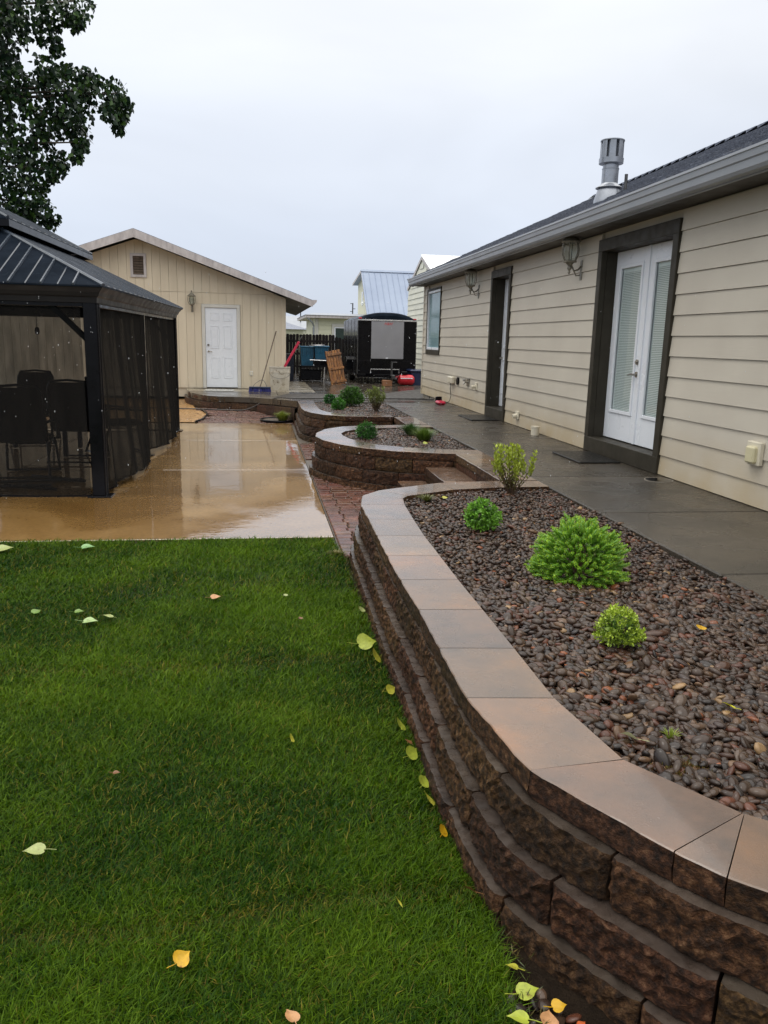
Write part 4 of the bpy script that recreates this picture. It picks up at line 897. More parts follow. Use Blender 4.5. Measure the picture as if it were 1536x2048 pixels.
m = MB(); Mx = Matrix.Translation((.88, 21.16, 1.27)) @ Matrix.Rotation(.52, 4, 'Y'); m.bbox(-.032, .032, -.015, .015, -.40, .36, b=.01, M=Mx); m.build('blade', M['crimson'], rt)
m = MB(); m.tube([(1.05, 21.2, 1.56), (1.14, 21.24, 1.72)], .012, 8); m.build('handle', M['grime'], rt)
# garden hose along the landing step
hp = [(-4.5, 18.7, .065), (-2.4, 18.35, .065), (-1.75, 18.22, .065), (-1.2, 18.12, .065), (-.66, 17.98, .063), (-.34, 17.90, .07), (-.13, 17.85, .14), (.05, 17.70, .25), (.22, 17.42, .34), (.42, 16.95, .425), (.62, 16.45, .455), (.85, 16.25, .468), (1.3, 16.45, .460), (2.0, 16.62, .453), (2.8, 16.75, .448), (3.5, 16.80, .445), (3.75, 16.72, .445)]
hpth = []
for i in range(len(hp) - 1):
    a, b_, c, d = [Vector(hp[min(max(j, 0), len(hp) - 1)]) for j in (i - 1, i, i + 1, i + 2)]
    for k in range(6):
        t = k / 6; hpth.append(.5 * ((2 * b_) + (c - a) * t + (2 * a - 5 * b_ + 4 * c - d) * t * t + (3 * b_ - a - 3 * c + d) * t ** 3))
for p in hpth:
    if p.y > 15.95 and p.x > .42: p.z = max(p.z, zyard(p.x, p.y) + .012)
m = MB(); m.tube(hpth, .014, 7); tag(m.build('garden_hose', M['hose'], smooth=True), 'long thin grey garden hose trailing past the landing step and across the yard', 'hose')
# ------------------------------------------------------------------ gazebo (built in its own frame: origin at the near right post, x to the left is negative, y away)
GZ = (-1.64, 8.44, 0); GR = math.radians(-1.6); GWd, GLn = 3.7, 6.0
gz = empty('gazebo', GZ, GR, label='black hardtop gazebo with two tier metal roof and dark mosquito net curtains', cat='gazebo')
def G(m, name, mat, par=None, smooth=False): return m.build(name, mat, par or gz, smooth=smooth, local=True)
BZ0, BZ1 = 1.985, 2.085
for (x, y) in ((0, 0), (0, 2.95), (0, GLn), (-GWd, 0), (-GWd, 2.95), (-GWd, GLn)):
    h = .065 if y != 2.95 else .035
    m = MB(); m.bbox(x - h, x + h, y - h, y + h, .012, BZ0, b=.006); po = G(m, 'post', M['black'])
    if y != 2.95:
        m = MB(); m.bbox(x + .066, x + .075, y - .045, y - .035, .02, BZ0 - .02, b=.002); m.bbox(x + .066, x + .075, y + .035, y + .045, .02, BZ0 - .02, b=.002); G(m, 'post_rail', M['bronze'], po)
    m = MB(); m.bbox(x - h - .045, x + h + .06, y - h - .045, y + h + .045, .002, .014, b=.003); G(m, 'base_plate', M['black'])
for x in (0, -GWd):
    m = MB(); m.bbox(x - .05, x + .05, .066, GLn - .066, BZ0 - .07, BZ1 - .02, b=.005); G(m, 'beam', M['black'])
for y in (0, GLn):
    m = MB(); m.bbox(-GWd + .066, -.066, y - .05, y + .05, BZ0 - .07, BZ1 - .02, b=.005); G(m, 'beam', M['black'])
# moulded fascia (crown profile) around the roof edge
prof = [(.055, BZ0 - .035), (.075, BZ0 - .03), (.08, BZ0 + .02), (.10, BZ0 + .035), (.115, BZ0 + .07), (.15, BZ1 + .01), (.16, BZ1 + .035), (.055, BZ1 + .035)]
def crown(p0, p1, q0, q1, name='fascia'):
    """sweep between mitred corners; p = inner corner, q = outward diagonal dir"""
    m = MB(); n = len(prof)
    v = [(p0[0] + d * q0[0], p0[1] + d * q0[1], z) for d, z in prof] + [(p1[0] + d * q1[0], p1[1] + d * q1[1], z) for d, z in prof]
    m.add(v, [tuple(range(n)), tuple(range(2 * n - 1, n - 1, -1))] + [(i, (i + 1) % n, n + (i + 1) % n, n + i) for i in range(n)]); return G(m, name, M['bronze'])
c00, c01, c10, c11 = (0, 0), (0, GLn), (-GWd, 0), (-GWd, GLn)
crown(c00, (0, 2.95), (1, -1), (1, 0)); crown((0, 2.955), c01, (1, 0), (1, 1)); crown(c00, c10, (1, -1), (-1, -1)); crown(c10, c11, (-1, -1), (-1, 1)); crown(c01, c11, (1, 1), (-1, 1))
for s_, (x, y) in ((1, (0, 0)), (1, (0, GLn)), (1, (-GWd, 0)), (1, (-GWd, GLn))):
    sx_ = -1 if x == 0 else 1; sy_ = 1 if y == 0 else -1
    m = MB(); a = Vector((x + sx_ * .05, y, 1.60)); b_ = Vector((x + sx_ * .42, y, 1.97)); d = (b_ - a).normalized()
    m.tube([a, b_], .034, 4); G(m, 'corner_brace', M['black'])
    m = MB(); m.tube([(x, y + sy_ * .05, 1.60), (x, y + sy_ * .36, 1.97)], .028, 4); G(m, 'corner_brace', M['bronze'])
# roof: lower tier (hip), upper tier
def hip(x0, x1, y0, y1, z0, inset, z1, nm, pitch_rib=.30):
    """rectangular ring of four sloping panels"""
    cs = [(x1, y0), (x1, y1), (x0, y1), (x0, y0)]; ic = [(x1 - inset, y0 + inset), (x1 - inset, y1 - inset), (x0 + inset, y1 - inset), (x0 + inset, y0 + inset)]
    for k in range(4):
        a, b_, c, d = cs[k], cs[(k + 1) % 4], ic[(k + 1) % 4], ic[k]
        m = MB(); m.add([(*a, z0), (*b_, z0), (*c, z1), (*d, z1), (*a, z0 - .012), (*b_, z0 - .012), (*c, z1 - .012), (*d, z1 - .012)], [(0, 1, 2, 3), (4, 7, 6, 5), (0, 4, 5, 1), (1, 5, 6, 2), (2, 6, 7, 3), (3, 7, 4, 0)])
        pn = G(m, nm, M['blackroof'])
        A, B, C, D = Vector((*a, z0)), Vector((*b_, z0)), Vector((*c, z1)), Vector((*d, z1)); ed = (B - A); ln_ = ed.length; e = ed.normalized(); up = ((D - A) - e * ((D - A).dot(e))); rise = up.length; upn = up.normalized(); nr = e.cross(upn).normalized(); nr = nr if nr.z > 0 else -nr
        s = pitch_rib / 2
        while s < ln_:
            tmax = min(1, s / inset, (ln_ - s) / inset); L_ = rise * tmax
            if L_ > .06:
                p0 = A + e * s + nr * .002; p1 = p0 + upn * (L_ - .02)
                q = MB(); w_ = e * .012; h_ = nr * .022
                q.add([p0 - w_, p0 + w_, p1 + w_, p1 - w_, p0 - w_ * .6 + h_, p0 + w_ * .6 + h_, p1 + w_ * .6 + h_, p1 - w_ * .6 + h_], [(4, 5, 6, 7), (0, 4, 7, 3), (1, 2, 6, 5), (0, 1, 5, 4), (2, 3, 7, 6)])
                G(q, 'seam', M['seam'], pn)
                # low stiffening crease between two seams
                p0 = p0 + e * (pitch_rib / 2); tm = min(1, (s + pitch_rib / 2) / inset, (ln_ - s - pitch_rib / 2) / inset)
                if tm > .1:
                    p1 = p0 + upn * (rise * tm - .02); w_ = e * .008; h_ = nr * .008; q = MB()
                    q.add([p0 - w_, p0 + w_, p1 + w_, p1 - w_, p0 + h_, p1 + h_], [(0, 4, 5, 3), (4, 1, 2, 5), (0, 1, 4), (2, 3, 5)]); G(q, 'seam', M['seam'], pn)
            s += pitch_rib
        m = MB(); m.tube([A + Vector((0, 0, .006)), D + Vector((0, 0, .006))], .022, 6); G(m, 'hip_cap', M['seam'])
E0 = .165; zr0 = BZ1 + .03
hip(-GWd - E0, E0, -E0, GLn + E0, zr0, 1.32, zr0 + .632, 'roof_panel')
iu = 1.10; zu = 2.86
hip(-GWd + iu - .05, -iu + .05, iu - .05, GLn - iu + .05, zu, .72, zu + .37, 'upper_roof_panel')
m = MB(); m.box(-GWd + iu + .2, -iu - .2, iu + .2, GLn - iu - .2, zr0 + .60, zu - .005); G(m, 'vent_neck', M['black'])
m = MB(); x0, x1, y0, y1 = -GWd + iu - .06, -iu + .06, iu - .06, GLn - iu + .06
for q in ((x1 - .012, x1 + .004, y0, y1), (x0 - .004, x0 + .012, y0, y1), (x0, x1, y0 - .004, y0 + .012), (x0, x1, y1 - .012, y1 + .004)): m.box(*q, zu - .085, zu - .013)
G(m, 'upper_fascia', M['black'])
# net curtains with folds; the hems drag and billow at the floor
def curtain(p0, p1, ztop, seed, bulge, amp=.055, lift=None, n=110):
    r = random.Random(seed); p0, p1 = Vector(p0), Vector(p1); t = (p1 - p0).normalized(); nr = Vector((t.y, -t.x)); ln_ = (p1 - p0).length
    ph = [(r.uniform(0, 6), r.uniform(4, 10), r.uniform(.5, 1)) for _ in range(4)] + [(r.uniform(0, 6), r.uniform(16, 34), r.uniform(.2, .5)) for _ in range(3)]
    v = []; nz = 14
    for j in range(nz + 1):
        w_ = j / nz
        for i in range(n + 1):
            u = i / n; a = sum(A * math.sin(u * ln_ * f_ + p_ + w_ * .5) for p_, f_, A in ph) / 3
            down = 1 - w_
            d = amp * a * (.35 + .65 * down) + bulge(u, down)
            q = p0 + t * (u * ln_ + .02 * math.sin(u * 23 + seed) * down) + nr * d
            zb = .02 + (lift(u) if lift else 0) + .015 * math.sin(u * 9 + seed)
            v.append((q.x, q.y, zb + (ztop - zb) * w_))
    m = MB(); m.add(v, [(j * (n + 1) + i, j * (n + 1) + i + 1, (j + 1) * (n + 1) + i + 1, (j + 1) * (n + 1) + i) for j in range(nz) for i in range(n)])
    o = m.build('net_curtain', M['net'], gz, smooth=True, fix=False, local=True)
    h_ = MB(); h_.tube([(v[i][0], v[i][1], v[i][2]) for i in range(0, n + 1, 2)], .010, 4); h_.build('hem', M['black'], o, local=True)
    return o
curtain((.02, .10), (.02, 2.90), BZ0 - .03, 1, lambda u, d: .16 * d ** 1.5 * math.sin(math.pi * u) ** .7, lift=lambda u: .10 * max(0, .35 - abs(u - .3)) * 2)
curtain((.02, 3.0), (.02, GLn - .03), BZ0 - .03, 2, lambda u, d: .14 * d ** 1.3 * math.sin(math.pi * min(1, u * 1.1)) ** .6, lift=lambda u: .05)
curtain((-GWd + .1, -.02), (-.10, -.02), BZ0 - .03, 3, lambda u, d: .02 * d, amp=.012)
curtain((-.05, GLn + .02), (-GWd + .1, GLn + .02), BZ0 - .03, 4, lambda u, d: .03 * d, amp=.02)
# hanging ornament under the near beam
orn = empty('hanging_ornament', (-2.56, 10.0, 1.70), label='small dark oval ornament hanging inside the gazebo', cat='ornament')
m = MB(); m.tube([(-2.56, 10, 1.98), (-2.56, 10, 1.72)], .004, 5); m.build('chain', M['black'], orn)
m = MB(); m.lathe([(.002, -.045), (.022, -.035), (.03, 0), (.022, .035), (.002, .045)], (-2.56, 10, 1.675), 12); m.build('body', M['black'], orn, smooth=True)
# patio chairs and table
def chair(loc, rz, label, sc_=1.0):
    r = empty('patio_chair', loc, rz, label=label, cat='patio chair', group='dark high back chairs inside the gazebo')
    def C_(m, n, mat=M['black'], sm=False): return m.build(n, mat, r, smooth=sm, local=True)
    m = MB(); w = .27
    pts = [(-w, .20, .44), (-w * .99, .26, .70), (-w * .93, .32, .98), (-w * .80, .335, 1.06), (0, .34, 1.08), (w * .80, .335, 1.06), (w * .93, .32, .98), (w * .99, .26, .70), (w, .20, .44)]
    m.tube(pts, .016, 7); C_(m, 'back_frame', sm=True)
    m = MB(); V = []; n = 8
    for j in range(n + 1):
        z = .44 + .61 * j / n; y = .20 + .12 * (j / n) ** .8; ww = w * (1 - .07 * j / n) * (.86 if j == n else 1)
        for i in range(5): V.append((-ww + 2 * ww * i / 4, y + .03 * math.sin(math.pi * i / 4), z))
    for off in (0, .012): m.add([(a, b_ + off, c) for a, b_, c in V], [(j * 5 + i, j * 5 + i + 1, (j + 1) * 5 + i + 1, (j + 1) * 5 + i) for j in range(n) for i in range(4)])
    C_(m, 'backrest', M['fabric'], True)
    m = MB(); m.bbox(-w, w, -.27, .22, .41, .47, b=.02); C_(m, 'seat', M['fabric'])
    for s_ in (-1, 1):
        m = MB(); m.tube([(s_ * (w + .03), -.28, .40), (s_ * (w + .04), -.27, .62), (s_ * (w + .04), .0, .65), (s_ * (w + .02), .27, .66)], .018, 6); C_(m, 'armrest', sm=True)
        m = MB(); m.tube([(s_ * w, -.26, .42), (s_ * (w + .03), -.33, .01)], .017, 6); C_(m, 'leg')
        m = MB(); m.tube([(s_ * w, .20, .42), (s_ * (w + .03), .36, .01)], .017, 6); C_(m, 'leg')
    m = MB(); m.tube([(-w - .03, -.33, .018), (w + .03, -.33, .018)], .012, 6); C_(m, 'stretcher'); m = MB(); m.tube([(-w - .02, .34, .03), (w + .02, .34, .03)], .012, 6); C_(m, 'stretcher')
    return r
chair((-2.70, 9.75, 0), math.radians(184), 'dark patio chair nearest the left edge with its back to the camera')
chair((-2.36, 10.9, 0), math.radians(176), 'dark patio chair seen just left of the near gazebo post')
chair((-1.98, 11.6, 0), math.radians(120), 'dark patio chair behind the net curtain right of the near gazebo post')
chair((-3.4, 12.8, 0), math.radians(5), 'dark patio chair at the far side of the low table')
tb = empty('patio_table', (-3.0, 11.6, 0), label='low dark square patio table among the chairs in the gazebo', cat='table')
m = MB(); m.bbox(-3.55, -2.55, 11.15, 12.15, .60, .66, b=.01); m.build('tabletop', M['black'], tb)
for sx_ in (-3.5, -2.6):
    for sy_ in (11.2, 12.1): m = MB(); m.bbox(sx_ - .03, sx_ + .03, sy_ - .03, sy_ + .03, .01, .60, b=.005); m.build('leg', M['black'], tb)
ft = empty('folding_stand', (-2.6, 9.3, 0), label='folded black metal frame lying on the patio inside the gazebo', cat='metal stand')
m = MB(); m.tube([(-2.75, 9.0, .02), (-2.15, 8.75, .02)], .018, 5); m.tube([(-2.62, 9.6, .02), (-1.96, 9.25, .02)], .02, 5); m.build('foot', M['black'], ft)
m = MB(); m.tube([(-3.3, 8.75, .03), (-2.25, 8.95, .03)], .018, 5); m.tube([(-3.1, 9.1, .03), (-2.0, 9.3, .03)], .018, 5); m.build('cross_bar', M['black'], ft)

# ------------------------------------------------------------------ trailer
TX0, TX1, TY0, TY1, TZ0, TZ1 = 3.08, 4.93, 25.0, 29.2, .62, 2.30
tr_ = empty('cargo_trailer', ((TX0 + TX1) / 2, TY0, .32), label='black enclosed cargo trailer with a silver front panel parked behind the houses', cat='trailer')
def arc(x): u = (x - (TX0 + TX1) / 2) / ((TX1 - TX0) / 2); return TZ1 + .22 * (1 - abs(u) ** 2.6)
xs_a = [TX0 + (TX1 - TX0) * i / 16 for i in range(17)]
m = MB(); m.prism([(TX0, TZ0), (TX1, TZ0), (TX1, TZ1), (TX0, TZ1)], 'y', TY0, TY1); m.build('body', M['black'], tr_)
m = MB(); outer_ = [(x, arc(x)) for x in xs_a]; n = len(outer_)
ysr = [(TY0 - .01, -.10), (TY0 + .03, -.03), (TY0 + .12, 0), (TY1 - .1, 0), (TY1, -.05)]
V = []
for y, dz in ysr: V += [(x, y, max(TZ1 + .002, z + dz * (1 if z - TZ1 > .05 else .0))) for x, z in outer_]
m.add(V, [(j * n + i, j * n + i + 1, (j + 1) * n + i + 1, (j + 1) * n + i) for j in range(len(ysr) - 1) for i in range(n - 1)])
m.add([(x, TY0 - .01, max(TZ1 + .002, z - .10 if z - TZ1 > .05 else z)) for x, z in outer_] + [(TX1, TY0 - .01, TZ1 - .02), (TX0, TY0 - .01, TZ1 - .02)], [tuple(range(n + 2))])
m.build('roof', M['blackroof'], tr_, smooth='auto')
m = MB(); m.bbox(TX0 - .004, TX1 + .004, TY0 - .03, TY0 - .011, TZ1 - .045, TZ1 - .005, b=.003); m.build('trim_strip', M['galvbright'], tr_)
m = MB(); m.bbox(TX0 + .42, TX1 - .40, TY0 - .022, TY0 - .001, 1.10, TZ1 - .055, b=.003); pnl = m.build('front_panel', M['steelpanel'], tr_)
for x in (TX0 - .012, TX1 - .010):
    m = MB(); m.bbox(x, x + .022, TY0 - .02, TY0 + .05, TZ0, TZ1 - .05, b=.004); m.build('corner_trim', M['grime'], tr_)
for x, z_ in ((TX0 + .06, TZ1 + .03), (TX1 - .06, TZ1 + .03)):
    m = MB(); m.bbox(x - .05, x + .05, TY0 - .035, TY0 - .012, z_ - .018, z_ + .018, b=.005); m.build('marker_light', M['red'], tr_)
m = MB(); m.bbox((TX0 + TX1) / 2 - .04, (TX0 + TX1) / 2 + .04, TY0 - .028, TY0 - .0225, 1.105, 1.135, b=.002); m.build('badge', M['white'], tr_)
m = MB(); m.bbox(TX0 + .02, TX1 - .02, TY0 - .012, TY0 - .001, TZ0 + .0, TZ0 + .42, b=.003); m.build('stone_guard', M['black'], tr_)
for k in range(4):
    y = TY0 + .9 + k * .95; m = MB(); m.box(TX0 - .006, TX0 - .001, y, y + .02, TZ0, TZ1); m.build('side_seam', M['grime'], tr_)
m = MB(); m.bbox(TX0 - .01, TX1 + .01, TY0 - .02, TY1, TZ0 - .10, TZ0 - .002, b=.006); m.build('chassis', M['black'], tr_)
for x in (TX0 - .02, TX1 - .18):
    w_ = empty('wheel', (0, 0, 0)); w_.parent = tr_; w_.location = Vector((0, 0, 0))
    o0 = tr_.location
    m = MB(); m.lathe([(.20, 0), (.31, .01), (.33, .05), (.33, .15), (.31, .19), (.20, .20)], (0, 0, 0), 24); m.v = [(x + c_ - o0.x, 27.2 + a - o0.y, .32 + .33 + b_ - o0.z) for a, b_, c_ in m.v]; m.build('tyre', M['tyre'], w_, smooth='auto', local=True)
    m = MB(); m.lathe([(.19, .03), (.19, .17), (.06, .18)], (0, 0, 0), 16); m.v = [(x + c_ - o0.x, 27.2 + a - o0.y, .32 + .33 + b_ - o0.z) for a, b_, c_ in m.v]; m.build('rim', M['galvbright'], w_, local=True)
m = MB(); m.prism([(26.7, .68), (27.7, .68), (27.7, 1.02), (27.6, 1.10), (26.8, 1.10), (26.7, 1.02)], 'x', TX0 - .16, TX0 - .002); m.build('fender', M['black'], tr_)
cx = (TX0 + TX1) / 2 - .04; m = MB()
for s_ in (-1, 1): m.tube([(cx + s_ * .62, TY0 + .05, .60), (cx + s_ * .06, TY0 - 1.45, .60)], .042, 4)
m.build('tongue', M['black'], tr_)
m = MB(); m.tube([(cx - .50, TY0 - .25, .66), (cx - .50, TY0 - .25, .78), (cx + .40, TY0 - .25, .78), (cx + .40, TY0 - .25, .66)], .016, 5); m.build('tongue_rack', M['galvbright'], tr_)
m = MB(); m.tube([(cx, TY0 - 1.25, .45), (cx, TY0 - 1.25, 1.05)], .03, 8); m.tube([(cx, TY0 - 1.25, 1.03), (cx + .16, TY0 - 1.25, 1.03)], .012, 5); m.lathe([(.09, .42), (.09, .45), (.02, .46)], (cx, TY0 - 1.25, 0), 12); m.build('jack', M['grime'], tr_)
m = MB(); m.bbox(cx - .05, cx + .05, TY0 - 1.6, TY0 - 1.3, .57, .66, b=.01); m.build('coupler', M['grime'], tr_)
def text(s, size, loc, rot, mat, par, name='lettering', ext=.002, shear=0):
    cu = bpy.data.curves.new(name, 'FONT'); cu.body = s; cu.size = size; cu.extrude = ext; cu.align_x = 'CENTER'; cu.align_y = 'CENTER'; cu.shear = shear
    o = bpy.data.objects.new('tmp', cu); COL.objects.link(o); dg = bpy.context.evaluated_depsgraph_get(); me = bpy.data.meshes.new_from_object(o.evaluated_get(dg)); bpy.data.objects.remove(o)
    me.materials.clear(); me.materials.append(mat); q = bpy.data.objects.new(name, me); COL.objects.link(q); q.parent = par; q.location = loc; q.rotation_euler = rot; return q
text('H&H', .12, Vector(((TX0 + TX1) / 2 + .02, TY0 - .0235, 2.17)) - tr_.location, (math.pi / 2, 0, 0), M['red_text'], pnl, shear=.3)
m = MB(); m.bbox(3.68, 3.96, 23.55, 23.80, .322, .50, b=.01); tag(m.build('wood_block', M['orangebox']), 'orange brown block under the trailer jack', 'block')
rc = empty('red_toolbox', (4.45, 24.2, .32), label='red compressor with white band on the ground right of the trailer tongue', cat='compressor')
m = MB(); m.lathe([(.001, -.25), (.10, -.245), (.155, -.18), (.16, 0), (.155, .18), (.10, .245), (.001, .25)], (0, 0, 0), 20); m.v = [(4.50 + c_, 24.2 + a, .49 + b_) for a, b_, c_ in m.v]; m.build('tank', M['red'], rc, smooth=True)
m = MB(); m.bbox(4.30, 4.68, 24.03, 24.045, .53, .555, b=.003); m.build('white_band', M['white'], rc)
m = MB(); m.bbox(4.33, 4.52, 24.12, 24.30, .64, .75, b=.02); m.build('motor', M['black'], rc)
cb = empty('covered_crate', (5.1, 24.6, .32), label='dark blue grey plastic tub against the corner of the house', cat='tub')
m = MB(); m.prism([(4.72, .32), (5.5, .32), (5.55, .72), (4.68, .72)], 'y', 24.3, 25.0); m.build('tub', M['navy'], cb)
m = MB(); m.bbox(4.64, 5.6, 24.26, 25.05, .721, .80, b=.03); m.build('lid', M['navy'], cb)

# ------------------------------------------------------------------ fence, bins, pallet
fc = empty('board_fence', (1.0, 31.5, .25), label='dark dog eared board fence behind the trailer yard', cat='fence')
x = -3.0; i = 0; rr = random.Random(5); xe_ = 5.85  # unseen stretch behind the trailer added to darken the view beneath it
def ftop(x): return 1.83 if x < 2.92 else (1.76 if x < 3.05 else max(1.15, 1.76 - (x - 3.05) * .45))
while x < xe_:
    w_ = .120; zt_ = ftop(x) + rr.uniform(-.012, .012); c_ = .03; tl = rr.uniform(-.004, .004)
    m = MB(); m.prism([(x, .30), (x + w_, .30), (x + w_ + tl, zt_ - c_), (x + w_ - c_ + tl, zt_), (x + c_ + tl, zt_), (x + tl, zt_ - c_)], 'y', 31.5, 31.52); m.build('fence_board', M['fence'], fc)
    x += w_ + rr.uniform(.003, .012)
for z_ in (.6, 1.08): m = MB(); m.bbox(-3, 5.8, 31.521, 31.56, z_ - .045, z_ + .045); m.build('rail', M['fence'], fc)
m = MB(); m.bbox(-3, 3.2, 31.521, 31.56, 1.52, 1.61); m.build('rail', M['fence'], fc)
for x in (-1.2, 1.1, 3.4, 5.6): m = MB(); m.bbox(x - .045, x + .045, 31.561, 31.65, .2, 1.7 if x < 3 else 1.1); m.build('post', M['fence'], fc)
def bin_(cx, cy, w, d, z0, h, mat, label, cat='bin', name='plastic_bin', grp=None, lidmat=None):
    r = empty(name, (cx, cy, z0), label=label, cat=cat, group=grp)
    m = MB(); a, b_ = w / 2, d / 2; k = .86
    v = [(cx - a * k, cy - b_ * k, z0), (cx + a * k, cy - b_ * k, z0), (cx + a * k, cy + b_ * k, z0), (cx - a * k, cy + b_ * k, z0), (cx - a, cy - b_, z0 + h), (cx + a, cy - b_, z0 + h), (cx + a, cy + b_, z0 + h), (cx - a, cy + b_, z0 + h)]
    m.add(v, [(0, 1, 5, 4), (1, 2, 6, 5), (2, 3, 7, 6), (3, 0, 4, 7), (0, 3, 2, 1), (4, 5, 6, 7)]); m.build('body', mat, r)
    m = MB(); m.bbox(cx - a - .03, cx + a + .03, cy - b_ - .03, cy + b_ + .03, z0 + h + .001, z0 + h + .05, b=.015); m.build('lid', lidmat or mat, r)
    for s_ in (-.3, 0, .3):
        m = MB(); m.bbox(cx + s_ * w - .015, cx + s_ * w + .015, cy - b_ - .012, cy - b_ * .93 + .01, z0 + h * .55, z0 + h * .97, b=.004); m.build('rib', mat, r)
    return r
bin_(1.00, 26.6, .33, .35, .32, .80, M['navy'], 'narrow navy bin with grey lid just right of the white bucket', lidmat=M['grime'])
bin_(1.55, 26.0, .42, .5, .82, .56, M['blueplastic'], 'left blue tub standing on the dark metal cart', 'tub', 'blue_tub', 'blue tubs on the cart')
bin_(2.00, 25.9, .44, .5, 1.02, .38, M['blueplastic'], 'right shallower blue tub on the dark metal cart', 'tub', 'blue_tub', 'blue tubs on the cart')
ct = empty('metal_cart', (1.8, 25.9, .32), label='dark metal cart with a pale front rail holding the blue tubs', cat='cart')
m = MB(); m.bbox(1.30, 2.28, 25.6, 26.3, .775, .815); m.bbox(1.79, 2.28, 25.62, 26.28, .816, 1.015); m.build('deck', M['black'], ct)
m = MB(); m.tube([(1.62, 25.55, 1.0), (2.16, 25.55, .985)], .018, 6); m.build('rail', M['galvbright'], ct)
for x in (1.35, 2.10):
    for y in (25.6, 26.2): m = MB(); m.tube([(x, y, .78), (x - .03, y, .33)], .022, 6); m.build('leg', M['galvbright'] if x > 2 and y < 26 else M['black'], ct)
m = MB(); m.bbox(1.32, 2.0, 25.7, 26.2, .36, .70, b=.03); m.build('lower_box', M['black'], ct)
hb = MB(); hb.tube([(1.86 + .24 * math.cos(t), 25.75 + .20 * math.sin(t), 1.462 + .006 * math.cos(t)) for t in [2 * math.pi * i / 24 for i in range(25)]], .014, 5); tag(hb.build('metal_hoop', M['galvbright'], smooth=True), 'bright metal hoop lying on top of the blue tubs', 'hoop')
pal = empty('wooden_pallet', (2.4, 24.2, .32), label='wet orange brown wooden pallet leaning in front of the trailer', cat='pallet')
Mp = Matrix.Translation((2.46, 24.05, .325)) @ Matrix.Rotation(-.19, 4, 'Y') @ Matrix.Rotation(-.22, 4, 'X') @ Matrix.Rotation(0.1, 4, 'Z')
for i in range(5):
    x = -.20 + i * .085; m = MB(); m.bbox(x - .038, x + .038, 0, .02, 0, 1.06 + rr.uniform(-.01, .01), b=.003, M=Mp); m.build('plank', M['pallet'], pal)
for z_ in (.10, .50, .93): m = MB(); m.bbox(-.24, .20, -.045, -.002, z_ - .035, z_ + .035, b=.003, M=Mp); m.build('cross_rail', M['pallet'], pal)
m = MB(); m.bbox(-.28, -.242, -.05, .06, 0, 1.06, b=.003, M=Mp); m.build('side_rail', M['pallet'], pal)

# ------------------------------------------------------------------ buildings beyond
def far_house():
    r = empty('far_house', (4.5, 42, .3), label='pale yellow house with low grey hip roof behind the dark fence', cat='house')
    m = MB(); m.box(2.97, 9, 42.03, 50, .2, 2.78); m.box(2.95, 2.97, 42.0, 50, .2, 2.78); m.build('wall', M['sidingFar'], r)
    for k in range(9):
        z0 = .9 + k * .21
        for x0, x1 in (((3.12, 3.78), (5.3, 9)) if z0 < 2.45 else ((3.12, 9),)):
            m = MB(); m.prism([(42.0, z0), (42.014, z0 + .20), (42.03, z0 + .20), (42.03, z0)], 'x', x0, x1); m.build('siding_board', M['sidingFar'], r)
    m = MB(); m.bbox(2.94, 3.10, 41.98, 42.02, .2, 2.75); m.build('corner_board', M['doortrim'], r)
    m = MB(); m.add([(2.42, 41.5, 2.72), (9.5, 41.5, 2.72), (9.5, 50.5, 2.72), (2.42, 50.5, 2.72), (2.42, 41.5, 2.86), (9.5, 41.5, 2.86), (9.5, 50.5, 2.86), (2.42, 50.5, 2.86)], [(0, 3, 2, 1), (0, 1, 5, 4), (1, 2, 6, 5), (2, 3, 7, 6), (3, 0, 4, 7)]); m.build('eave', M['greytrim'], r)
    m = MB(); m.add([(2.38, 41.45, 2.861), (9.5, 41.45, 2.861), (9.5, 50.5, 2.861), (2.38, 50.5, 2.861), (3.0, 43.5, 3.02), (9.5, 43.5, 3.02), (9.5, 48, 3.02), (3.0, 48, 3.02)], [(0, 1, 5, 4), (4, 5, 6, 7), (0, 4, 7, 3), (3, 7, 6, 2)]); m.build('roof', M['gutter'], r)
    m = MB(); m.tube([(2.5, 41.55, 2.72), (2.75, 41.7, 2.5), (2.86, 41.9, 2.3), (2.86, 41.95, .4)], .045, 6); m.build('downspout', M['gutter'], r)
    w_ = MB(); 
    for q in ((3.80, 3.93, 1.0, 2.30), (3.80, 5.2, 2.30, 2.45)): w_.bbox(q[0], q[1], 41.965, 41.999, q[2], q[3], b=.004)
    w_.build('window_trim', M['doortrim'], r)
    w_ = MB()
    for q in ((3.93, 3.99, 1.0, 2.29), (3.99, 5.2, 2.23, 2.29), (4.9, 4.96, 1.0, 2.23)): w_.bbox(q[0], q[1], 41.96, 42.0, q[2], q[3], b=.004)
    w_.build('window_frame', M['white'], r)
    w_ = MB(); w_.box(3.99, 5.2, 42.0, 42.02, 1.0, 2.23); w_.build('pane', M['darkpane'], r)
    m = MB(); m.tube([(2.6, 41.8, .3), (2.6, 41.8, 2.2)], .04, 6) if False else m.tube([(2.93, 43.4, 1.4), (2.93, 43.4, 2.25)], .035, 6); m.build('meter_pipe', M['black'], r)
    m = MB(); m.tube([(6.0, 45, 2.9), (6.0, 45, 3.35)], .03, 5); m.build('roof_vent', M['grime'], r)
far_house()
